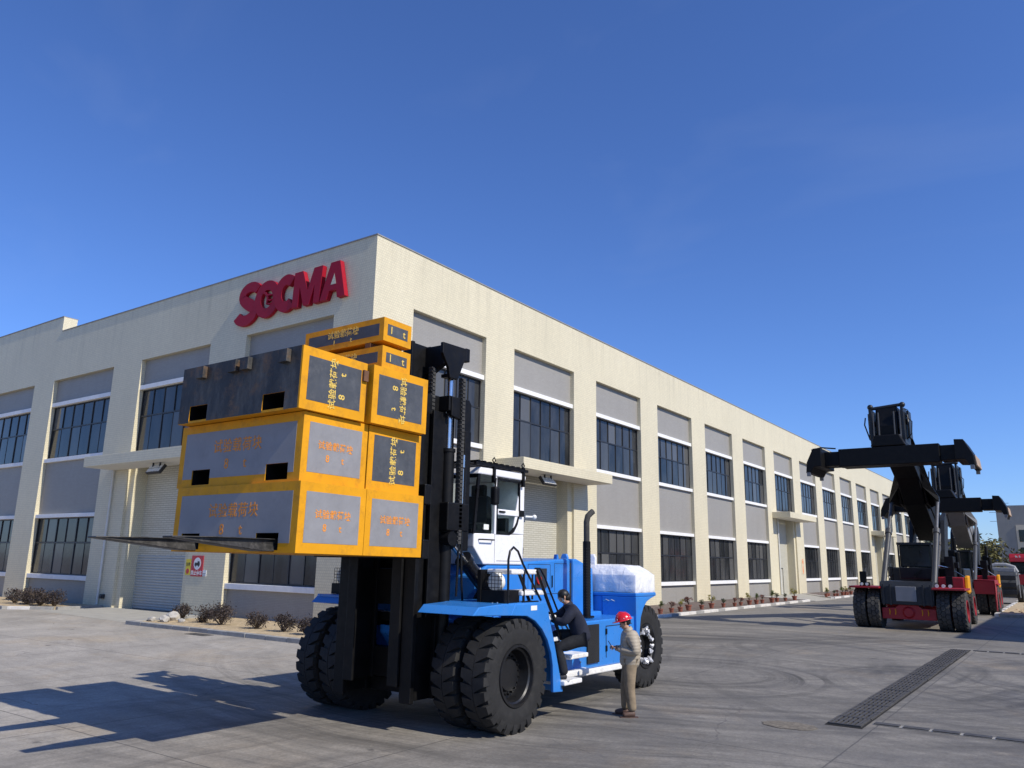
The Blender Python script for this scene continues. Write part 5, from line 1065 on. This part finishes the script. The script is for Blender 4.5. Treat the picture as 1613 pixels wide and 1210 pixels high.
for (y0, y1, zt, lab) in ((166, 190, 7.9, 'low cream building with a band of windows past the long factory'), (193, 229, 7.6, 'farther low cream building with a grey gable past the long factory')):
    b2 = thing('low_cream_building', lab, 'building', (-18.5, y0, 0))
    q = MB(); q.box(-45, -18.5, y0, y1, 0, zt); q.build('wall', MT['cream_wall'], b2)
    q = MB(); q.box(-44, -18.6, y0-.05, y0-.003, 0, zt-.1); q.build('gable', MT['grey_wall'], b2)
    n = int((y1-y0)/3)
    for k in range(n):
        q = MB(); q.box(-18.499, -18.44, y0+k*3+.4, y0+k*3+2.2, 3.4, 5.0); q.build('window', MT['rs_glass'], b2)
    q = MB(); q.box(-18.499, -17.6, y0, y1, 2.7, 2.9); q.build('ledge', MT['white_band'], b2)
hl = MB(); n = 60; top = [(-700+i*22, 1150+30*math.sin(i), 28+26*math.sin(i*.21+1.2)+10*math.sin(i*.63)+4*math.sin(i*1.7)) for i in range(n)]
hl.add([(x, y, -2) for x, y, z in top]+[(x, y+60, max(6, z)) for x, y, z in top]+[(x, y+260, -2) for x, y, z in top], [(i, i+1, n+i+1, n+i) for i in range(n-1)]+[(n+i, n+i+1, 2*n+i+1, 2*n+i) for i in range(n-1)])
MT['hill'] = paint('hazy_hill', (.12, .15, .17), .95, var=.2, scale=.02); struct(hl.build('hills', MT['hill']))
q = MB(); q.prism([(-3.85, 51.0), (6, 51.0), (6, 110), (-4.3, 110)], 'z', -.02, .16); struct(q.build('sand_ground', MT['sand']))
sb = random.Random(3)
q = MB()
for k in range(260):
    x, y, s_ = sb.uniform(-3.5, 2), sb.uniform(51.5, 80), sb.uniform(.04, .16); q.ball((x, y, .16), s_, s_, s_*.5, 6, 4)
o = q.build('sand_clods', MT['sand']); tag(o, 'loose clods scattered over the sandy ground', 'sand', kind='stuff')
kerb_run('', (-3.95, 51.0, 0), (-4.4, 95, 0), ['kerb_white', 'kerb'], h=.18, ln=1.5); kerb_run('', (-3.8, 50.9, 0), (3, 50.9, 0), ['kerb'], h=.17, ln=1.5)
opp = thing('opposite_building', 'pale building across the yard that the shaded windows mirror', 'building', (-40, -48, 0))
q = MB(); q.box(-95, -14, -62, -48, 0, 13.5); q.build('wall', MT['cream_wall'], opp)
for k in range(13):
    for r_ in range(3):
        q = MB(); q.box(-93+k*6, -89.5+k*6, -47.998, -47.95, 1.4+r_*4.0, 3.6+r_*4.0); q.build('window', MT['rs_glass'], opp)
# trees beyond
def tree(x, y, h, r, label, mat, n=2600, sz=.22):
    t = thing('tree', label, 'tree', (x, y, 0), 0, 'trees behind the machines')
    q = MB(); q.tube([(x, y, 0), (x+.1, y, h*.25), (x-.1, y, h*.45)], [.2, .16, .11], 8)
    for k in range(9):
        a = 2*math.pi*k/9; q.tube([(x, y, h*(.3+.02*k)), (x+r*.4*math.cos(a), y+r*.4*math.sin(a), h*.55), (x+r*.75*math.cos(a), y+r*.75*math.sin(a), h*(.65+.12*(k % 3)))], [.08, .05, .02], 6)
    q.build('trunk', MT['bark'], t); q = MB(); leaves(q, (x, y, h*.66), r, r, h*.36, n, sz, 16, .6); q.build('crown', MT[mat], t)
tree(-8.6, 96, 6.0, 3.1, 'broad olive tree in front of the tall grey building', 'leaf_olive')
tree(-13.5, 104, 5.8, 2.6, 'dark green tree left of the olive tree', 'leaf_dark')
tree(-4.6, 104, 4.6, 1.8, 'small dark tree at the foot of the grey wall', 'leaf_dark', 1200)
tree(-16.5, 118, 6.0, 2.8, 'dark green tree beside the end of the factory', 'leaf_dark')
q = MB(); q.box(-15, 4, 110, 110.2, 0, 2.3); tag(q.build('boundary_wall', MT['grey_wall']), 'low grey boundary wall below the trees', 'wall')
# unfinished machine chassis lined up beyond the stackers
MT['primer'] = paint('primer_grey', (.055, .06, .065), .5, var=.2, dirt=(.16, .16, .15), dirt_amt=.3); MT['primer_light'] = paint('primer_light', (.30, .31, .32), .5, var=.15)
def chassis(x, y, s_, label):
    t = thing('machine_chassis', label, 'chassis', (x, y, 0), 0, 'unfinished machine chassis')
    q = MB(); q.prism([(-1.2*s_, .5), (1.3*s_, .5), (1.4*s_, 1.5*s_), (.9*s_, 2.1*s_), (-.8*s_, 2.0*s_), (-1.3*s_, 1.2*s_)], 'x', -.9*s_, .9*s_); q.v = [(v[0]+x, v[1]+y, v[2]) for v in q.v]; q.build('frame', MT['primer'], t, bevel=.05)
    for k in range(3): q = MB(); q.box(x-.85*s_, x+.85*s_, y-1.5*s_, y-1.3*s_, .7+k*.45*s_, .7+k*.45*s_+.3*s_); q.build('front_panel', MT['charcoal'], t, bevel=.03)
    q = MB(); ring = [(x+a*s_, y+.1, (2.0+b)*s_) for a, b in ((-.9, 0), (-.75, .35), (-.3, .5), (.3, .5), (.75, .35), (.9, 0))]; q.tube(ring, .12*s_, 8); q.box(x-.8*s_, x+.8*s_, y-.6*s_, y+.9*s_, 2.02*s_, 2.3*s_); q.build('arched_hood', MT['primer_light'], t, bevel=.04)
    for sx_ in (-1, 1):
        q = MB(); q.lathe([(-.2, .1), (-.22, .5*s_), (-.15, .62*s_), (.15, .62*s_), (.22, .5*s_), (.2, .1)], (x+sx_*1.0*s_, y-.7*s_, .62*s_), 'x', 22); wl = q.build('wheel', MT['rubber'], t, 40)
        q = MB(); q.lathe([(sx_*.2, .02), (sx_*.235, .3*s_), (sx_*.2, .34*s_)], (x+sx_*1.0*s_, y-.7*s_, .62*s_), 'x', 18); q.build('rim', MT['primer_light'], wl)
    q = MB(); q.tube([(x+1.0*s_, y-1.4*s_, .5), (x+1.0*s_, y-1.4*s_, 1.9*s_), (x+1.0*s_, y+.6*s_, 1.9*s_)], .03, 6); q.build('rail', MT['primer_light'], t)
chassis(-7.15, 74, 1.05, 'dark machine chassis with a pale arched hood behind the red stacker'); chassis(-4.95, 72, 1.15, 'dark machine chassis with a pale arched hood beside the sandy ground'); chassis(-9.8, 80, .95, 'dark machine chassis farthest behind the reach stackers')
q = MB()
for k in range(6): q.cyl((-5.55, 60, .1+k*.22), (-5.55, 60, .26+k*.22), .34-.03*(k % 2), n=16)
tag(q.build('axle_hub_stack', MT['primer'], None, 40), 'stack of dark round axle hubs on the ground beside the red stacker', 'axle hub')
q = MB(); q.cyl((-5.3, 59.2, .0), (-5.3, 59.2, .3), .4, n=18); q.cyl((-5.3, 59.2, .3), (-5.3, 59.2, .9), .22, n=16); q.ball((-5.3, 59.2, 1.0), .3, .3, .25); tag(q.build('drive_unit', MT['primer_light'], None, 40), 'pale cast drive unit standing beside the stacked hubs', 'drive unit')
# red lorry at the edge
lo = thing('lorry', 'red lorry cab with white letters facing the yard beside the sandy ground', 'lorry', (-4.0, 88, 0))
q = MB(); q.prism([(86.6, .9), (88.8, .9), (88.8, 3.3), (87.0, 3.3), (86.6, 2.2)], 'x', -5.2, -2.8); lc = q.build('cab', MT['charcoal'], lo, bevel=.06)
q = MB(); q.prism([(86.7, 3.2), (89.0, 3.2), (89.0, 3.95), (87.2, 3.95), (86.8, 3.6)], 'x', -5.25, -2.75); q.build('roof_visor', MT['red'], lo, bevel=.06)
q = MB(); q.box(-5.0, -3.0, 86.5, 86.9, 2.3, 3.1); q.build('windscreen', MT['rs_glass'], lo)
q = MB(); q.box(-5.1, -2.9, 86.5, 86.7, 1.2, 2.1); q.build('grille', MT['red'], lo)
q = MB(); q.box(-5.2, -2.8, 88.9, 96, 1.1, 3.0); q.build('load_body', MT['red'], lo)
for x in (-4.95, -3.05):
    for y in (87.5, 93.5):
        q = MB(); q.lathe([(-.18, .1), (-.2, .42), (-.12, .5), (.12, .5), (.2, .42), (.18, .1)], (x, y, .5), 'x', 18); q.build('wheel', MT['rubber'], lo, 40)
for ch, x in (('N', -4.55), ('A', -3.75)): put_text(text_mesh('letter', ch, .55, 1, .03, .002), 'letter', (x, 86.84, 3.55), (1, 0, 0), (0, -.25, 1), MT['sign_white'], lo)
# distant pylon
q = MB()
for s_ in (-1, 1): q.tube([(-27+s_*2, 420, 0), (-27+s_*.3, 420, 34)], .14, 4)
for z in (24, 28, 32): q.tube([(-31, 420, z), (-23, 420, z)], .12, 4)
tag(q.build('power_pylon', MT['boomgrey']), 'thin distant power pylon above the low cream buildings', 'pylon')
# ------------------------------------------------------------------ people
MT['skin'] = paint('skin', (.42, .24, .16), .55, var=.08, scale=12); MT['hair'] = paint('black_hair', (.008, .007, .007), .5, var=.2)
def m_puffer():
    N = NT('quilted_jacket_beige'); p = N.pos(); s = N.n('ShaderNodeSeparateXYZ'); N.l(p, s.inputs[0])
    wv = N.math('ABSOLUTE', N.math('SINE', N.math('ADD', N.math('MULTIPLY', s.outputs[2], 58.), N.math('MULTIPLY', N.noise(p, 7, 2), 2.0))))
    col = N.mix((.37, .315, .235), (.345, .292, .216), N.ramp(wv, [(.0, 1.), (.3, 0.)])); N.bump(N.math('ADD', wv, N.math('MULTIPLY', N.noise(p, 14, 3), .8)), .28, .014); return N.out(col, .6)
MT['puffer'] = m_puffer()
def cloth(name, c): return paint(name, c, .85, var=.22, scale=8, bump=1.0, bscale=9)
MT['khaki'] = cloth('khaki_trousers', (.235, .18, .115)); MT['navy'] = cloth('navy_workwear', (.012, .015, .03)); MT['navy2'] = cloth('black_trousers', (.010, .011, .014))
MT['shoe_brown'] = paint('brown_shoe', (.09, .05, .035), .6); MT['shoe_dark'] = paint('dark_trainer', (.02, .02, .025), .6); MT['helmet_red'] = paint('helmet_red', (.60, .012, .018), .22, var=.04, coat=.5); MT['mask_blue'] = paint('face_mask', (.42, .55, .62), .8, var=.05)
MT['sole'] = paint('white_sole', (.6, .6, .58), .7)
def skin_mesh(name, V, E, root=0, sub=2):
    """V: name -> (pos, rx, ry)"""
    keys = list(V); me = bpy.data.meshes.new(name); me.from_pydata([V[k][0] for k in keys], [(keys.index(a), keys.index(b)) for a, b in E], [])
    o = bpy.data.objects.new(name, me); COL.objects.link(o); o.modifiers.new('s', 'SKIN').use_smooth_shade = True
    for i, k in enumerate(keys):
        sv = me.skin_vertices[0].data[i]; sv.radius = (V[k][1], V[k][2] if len(V[k]) > 2 else V[k][1]); sv.use_root = (i == root)
    md = o.modifiers.new('u', 'SUBSURF'); md.levels = sub; md.render_levels = sub
    bpy.context.view_layer.update(); dg = bpy.context.evaluated_depsgraph_get(); m2 = bpy.data.meshes.new_from_object(o.evaluated_get(dg)); bpy.data.objects.remove(o)
    for pl in m2.polygons: pl.use_smooth = True
    m2.name = name; return m2
def chain_e(*ks): return list(zip(ks[:-1], ks[1:]))
def person(label, base, fwd, J, mats, helmet=False, mask=False):
    """J: joints in (forward, left, up); body one continuous mesh, clothes over it"""
    f = Vector((fwd[0], fwd[1], 0)).normalized(); l = Vector((-f.y, f.x, 0)); b = Vector(base)
    W_ = lambda p: b+f*p[0]+l*p[1]+Vector((0, 0, p[2]))
    t = thing('person', label, 'person', base)
    j = {k: W_(v) for k, v in J.items() if hasattr(v, '__len__')}
    mid = lambda a, c, u=.5: j[a]*(1-u)+j[c]*u
    head_dir = (j['head']-j['neck']).normalized(); face = (W_((1, 0, J.get('look', -.35)))-W_((0, 0, 0))).normalized()
    # body
    V = {'pel': (j['pel'], .12, .105), 'spine': (j['spine'], .115, .10), 'chest': (j['chest'], .13, .11), 'neckb': (j['neck'], .055), 'necku': (mid('neck', 'head', .45), .05), 'jaw': (j['head']-head_dir*.055+face*.03, .062, .07), 'skull': (j['head']+head_dir*.02, .082, .092), 'crown': (j['head']+head_dir*.085-face*.012, .055, .06)}
    E = chain_e('pel', 'spine', 'chest', 'neckb', 'necku', 'jaw', 'skull', 'crown')
    for s_ in 'lr':
        for a, r in (('sh', .06), ('el', .045), ('wr', .03)): V[a+s_] = (j[a+s_], r)
        hd_ = j['hd'+s_]; wr = j['wr'+s_]; V['pa'+s_] = (wr*.45+hd_*.55, .034, .02)
        E += chain_e('chest', 'sh'+s_, 'el'+s_, 'wr'+s_, 'pa'+s_)
        for a, r in (('hi', .085), ('kn', .058), ('an', .032)): V[a+s_] = (j[a+s_], r)
        V['to'+s_] = (j['to'+s_], .02, .018); E += chain_e('pel', 'hi'+s_, 'kn'+s_, 'an'+s_, 'to'+s_)
    body = link('body', skin_mesh('body', V, E), MT['skin'], t)
    # hands: five separate curled fingers
    for s_ in 'lr':
        wr, hd_ = j['wr'+s_], j['hd'+s_]; d = (hd_-wr).normalized(); sidev = d.cross(Vector((0, 0, 1))).normalized(); upv = sidev.cross(d); q = MB(); palm = wr*.45+hd_*.55
        cu = J.get('curl', 1)
        for k in range(4):
            o0 = palm+sidev*(-.027+.018*k)+d*.025; ln = (.03, .034, .032, .026)[k]
            q.tube([o0-d*.02, o0+d*ln, o0+d*(ln*1.5)-upv*ln*.8*cu, o0+d*ln*1.2-upv*ln*1.6*cu], [.0095, .009, .008, .0065], 6)
        sg_ = 1 if s_ == 'r' else -1; o0 = palm-sidev*.03*sg_-d*.01; q.tube([o0, o0-sidev*.022*sg_+d*.02, o0-sidev*.018*sg_+d*.05+upv*.01], [.011, .0095, .007], 6)
        q.build('hand_fingers', MT['skin'], body, 60)
    # face: nose, ears, eyes, brows
    fc = j['head']+face*.085; sd_ = l
    q = MB(); q.loft([[fc+sd_*.016+head_dir*-.025, fc-sd_*.016+head_dir*-.025, fc+head_dir*.012], [fc+face*.026+sd_*.006-head_dir*.02, fc+face*.026-sd_*.006-head_dir*.02, fc+face*.02-head_dir*.01]]); q.build('nose', MT['skin'], body, 60)
    for s_ in (-1, 1):
        q = MB(); q.ball(j['head']+sd_*s_*.085-head_dir*.005-face*.01, .012, .022, .03); q.build('ear', MT['skin'], body, 60)
        q = MB(); q.ball(fc+sd_*s_*.032+head_dir*.018-face*.008, .009, .009, .006, 8, 5); q.build('eye', MT['hair'], body, 60)
    q = MB(); m0 = fc-head_dir*.05-face*.004; q.tube([m0+sd_*.022, m0+face*.004, m0-sd_*.022], .005, 6); q.build('mouth', MT['red_lens'], body)
    # hair
    q = MB(); c = j['head']+head_dir*.045-face*.022; q.ball(c, .098, .098, .085, 14, 9); q.ball(j['head']-face*.055-head_dir*.01, .06, .075, .07, 12, 7); hr = q.build('hair', MT['hair'], body, 80)
    if mask:
        q = MB(); c = fc-head_dir*.045; q.loft([[c+sd_*.07-face*.05+head_dir*.03, c+sd_*.07-face*.05-head_dir*.03, c+sd_*.066-face*.055-head_dir*.03, c+sd_*.066-face*.055+head_dir*.03], [c+face*.022+head_dir*.035+sd_*.015, c+face*.015-head_dir*.04+sd_*.015, c+face*.012-head_dir*.04+sd_*.015, c+face*.017+head_dir*.035+sd_*.015], [c+face*.022+head_dir*.035-sd_*.015, c+face*.015-head_dir*.04-sd_*.015, c+face*.012-head_dir*.04-sd_*.015, c+face*.017+head_dir*.035-sd_*.015], [c-sd_*.07-face*.05+head_dir*.03, c-sd_*.07-face*.05-head_dir*.03, c-sd_*.066-face*.055-head_dir*.03, c-sd_*.066-face*.055+head_dir*.03]]); q.build('face_mask', MT['mask_blue'], body, 60)
    # jacket and trousers as clothes over the body
    jt = J.get('jt', 1.0)
    V = {'hem': (mid('pel', 'spine', -.75), .128*jt, .118*jt), 'pel': (mid('pel', 'spine', .05), .145*jt, .13*jt), 'spine': (j['spine'], .155*jt, .135*jt), 'chest': (j['chest'], .165*jt, .14*jt), 'col': (mid('chest', 'neck', .75), .095, .085), 'neck': (mid('neck', 'head', .12), .066, .066)}
    E = chain_e('hem', 'pel', 'spine', 'chest', 'col', 'neck')
    for s_ in 'lr':
        V['sh'+s_] = (j['sh'+s_], .083*jt); V['ua'+s_] = (mid('sh'+s_, 'el'+s_), .07*jt); V['el'+s_] = (j['el'+s_], .063*jt); V['fa'+s_] = (mid('el'+s_, 'wr'+s_), .056*jt); V['wr'+s_] = (mid('el'+s_, 'wr'+s_, .95), .043*jt); E += chain_e('chest', 'sh'+s_, 'ua'+s_, 'el'+s_, 'fa'+s_, 'wr'+s_)
    link('jacket', skin_mesh('jacket', V, E), MT[mats[0]], t)
    q = MB(); nk = mid('neck', 'head', .08); ax_ = (j['head']-j['neck']).normalized(); a_ = ax_.orthogonal().normalized(); b_ = ax_.cross(a_)
    q.loft([[nk+ax_*(h_-.02)+(a_*math.cos(2*math.pi*i/14)+b_*math.sin(2*math.pi*i/14))*r_ for i in range(14)] for h_, r_ in ((-.01, .085), (.045, .075), (.045, .066), (-.005, .07))], False); q.build('collar', MT[mats[0]], t, 60)
    for s_ in 'lr':
        w0 = mid('el'+s_, 'wr'+s_, .86); w1 = mid('el'+s_, 'wr'+s_, 1.02); q = MB(); q.cyl(w0, w1, .05, .046, 12); q.build('cuff', MT[mats[0]], t, 60)
    V = {'pel': (j['pel']-Vector((0, 0, .03)), .10, .10)}; E = []
    for s_ in 'lr':
        V['hi'+s_] = (j['hi'+s_], .118); V['th'+s_] = (mid('hi'+s_, 'kn'+s_), .108); V['kn'+s_] = (j['kn'+s_], .092); V['ca'+s_] = (mid('kn'+s_, 'an'+s_), .086); V['an'+s_] = (j['an'+s_]-Vector((0, 0, .02)), .078); E += chain_e('pel', 'hi'+s_, 'th'+s_, 'kn'+s_, 'ca'+s_, 'an'+s_)
    link('trousers', skin_mesh('trousers', V, E), MT[mats[1]], t)
    for s_ in 'lr':
        a, to = j['an'+s_], j['to'+s_]; d = (to-a); d.z = 0; d.normalize(); gz = to.z-.03; heel = Vector((a.x, a.y, gz+.035))-d*.05; tip = Vector((to.x, to.y, gz+.03))+d*.03
        V = {'h': (heel+Vector((0, 0, .022)), .052, .058), 'm': ((heel+tip)/2+Vector((0, 0, .022)), .058, .052), 't': (tip+Vector((0, 0, .008)), .05, .036)}
        sh = link('shoe', skin_mesh('shoe', V, chain_e('h', 'm', 't')), MT[mats[2]], t)
        q = MB(); n_ = Vector((-d.y, d.x, 0)); q.loft([[heel-d*.04+n_*.03-Vector((0, 0, .035)), heel-d*.04-n_*.03-Vector((0, 0, .035)), heel-d*.04-n_*.03-Vector((0, 0, .018)), heel-d*.04+n_*.03-Vector((0, 0, .018))], [(heel+tip)/2+n_*.046-Vector((0, 0, .033)), (heel+tip)/2-n_*.046-Vector((0, 0, .033)), (heel+tip)/2-n_*.046-Vector((0, 0, .015)), (heel+tip)/2+n_*.046-Vector((0, 0, .015))], [tip+d*.035+n_*.025-Vector((0, 0, .03)), tip+d*.035-n_*.025-Vector((0, 0, .03)), tip+d*.035-n_*.025-Vector((0, 0, .015)), tip+d*.035+n_*.025-Vector((0, 0, .015))]]); q.build('sole', MT[mats[3]], sh)
    if helmet:
        hup = (head_dir*.9-face*.12+Vector((0, 0, .3))).normalized(); q = MB(); c = j['head']+head_dir*.055-face*.008; a0 = (face-hup*face.dot(hup)).normalized(); b0 = hup.cross(a0)
        rings = []
        for k in range(8):
            tt = k/7*math.pi/2*.98; rr = .128*math.cos(tt); hh = .118*math.sin(tt); rings.append([c+(a0*math.cos(2*math.pi*i/22)*1.10+b0*math.sin(2*math.pi*i/22))*rr+hup*hh for i in range(22)])
        q.loft(rings); hm = q.build('helmet', MT['helmet_red'], t, 60)
        q = MB(); ri = []
        for sc, hh in ((1.0, .0), (1.12, -.012), (1.12, -.018), (.99, -.008)):
            ri.append([c+(a0*math.cos(2*math.pi*i/22)*(1.10+(.28 if sc > 1.05 and math.cos(2*math.pi*i/22) > .4 else 0)*math.cos(2*math.pi*i/22))+b0*math.sin(2*math.pi*i/22))*.129*sc+hup*hh for i in range(22)])
        q.loft(ri, False); q.build('brim', MT['helmet_red'], hm, 60)
        q = MB(); q.tube([c+a0*.1+hup*.075, c+a0*.03+hup*.124, c-a0*.08+hup*.09], .014, 6); q.build('helmet_ridge', MT['helmet_red'], hm, 60)
        for ang in (40, 90, 140, 220, 270, 320):
            q = MB(); a_ = rad(ang); p_ = c+(a0*math.cos(a_)*1.1+b0*math.sin(a_))*.128+hup*.022; q.ball(p_, .008, .008, .008, 6, 4); q.build('helmet_stud', MT['sticker'], hm)
    return t, j
J1 = dict(pel=(-.08, 0, .86), spine=(-.10, 0, 1.02), chest=(-.10, 0, 1.19), neck=(-.06, 0, 1.36), head=(.0, 0, 1.475), look=-.75, shl=(-.10, .175, 1.27), ell=(-.17, .26, 1.01), wrl=(.10, .09, 1.055), hdl=(.18, .05, 1.08), shr=(-.08, -.165, 1.27), elr=(-.10, -.22, 1.01), wrr=(.13, -.06, 1.06), hdr=(.20, -.02, 1.09),
          hil=(-.08, .085, .83), knl=(-.06, .10, .46), anl=(-.10, .11, .10), tol=(.04, .13, .03), hir=(-.08, -.085, .83), knr=(-.02, -.10, .46), anr=(-.02, -.12, .10), tor=(.13, -.16, .03), jt=1.42, curl=1.0)
person('man in a beige quilted jacket and red hard hat looking down at a phone', (-6.38, 12.35, 0), (-.82, -.57), J1, ('puffer', 'khaki', 'shoe_brown', 'shoe_brown'), helmet=True)
f1 = Vector((-.82, -.57, 0)).normalized(); l1 = Vector((-f1.y, f1.x, 0)); c = Vector((-6.38, 12.35, 0))+f1*.235+l1*.015+Vector((0, 0, 1.115))
A = Matrix((l1, (f1*.55+Vector((0, 0, .83))).normalized(), l1.cross((f1*.55+Vector((0, 0, .83))).normalized()))).transposed().to_4x4(); A.translation = c
q = MB(); q.box(-.036, .036, -.075, .075, -.005, .005, A); ph = tag(q.build('phone', MT['black_gloss'], bevel=.003), 'dark smartphone held by the man in the red hard hat', 'phone')
bx_, by_ = -6.93, 11.4
J2 = dict(pel=(-.24, 0, 1.28), spine=(-.19, 0, 1.43), chest=(-.11, 0, 1.60), neck=(-.02, 0, 1.77), head=(.06, 0, 1.895), look=-.1, shl=(-.08, .17, 1.70), ell=(.08, .2, 1.5), wrl=(.24, .06, 1.54), hdl=(.31, .03, 1.58), shr=(-.04, -.17, 1.71), elr=(.16, -.2, 1.55), wrr=(.34, -.12, 1.62), hdr=(.42, -.1, 1.66),
          hil=(-.22, .09, 1.25), knl=(.16, .10, 1.10), anl=(.05, .09, .705), tol=(.18, .09, .642), hir=(-.22, -.09, 1.27), knr=(.2, -.1, 1.30), anr=(.12, -.12, 1.02), tor=(.24, -.12, .975), jt=1.25, curl=1.3)
person('man in dark navy workwear and face mask climbing the forklift steps', (bx_, by_, 0), (-.78, -.62), J2, ('navy', 'navy2', 'shoe_dark', 'sole'), mask=True)
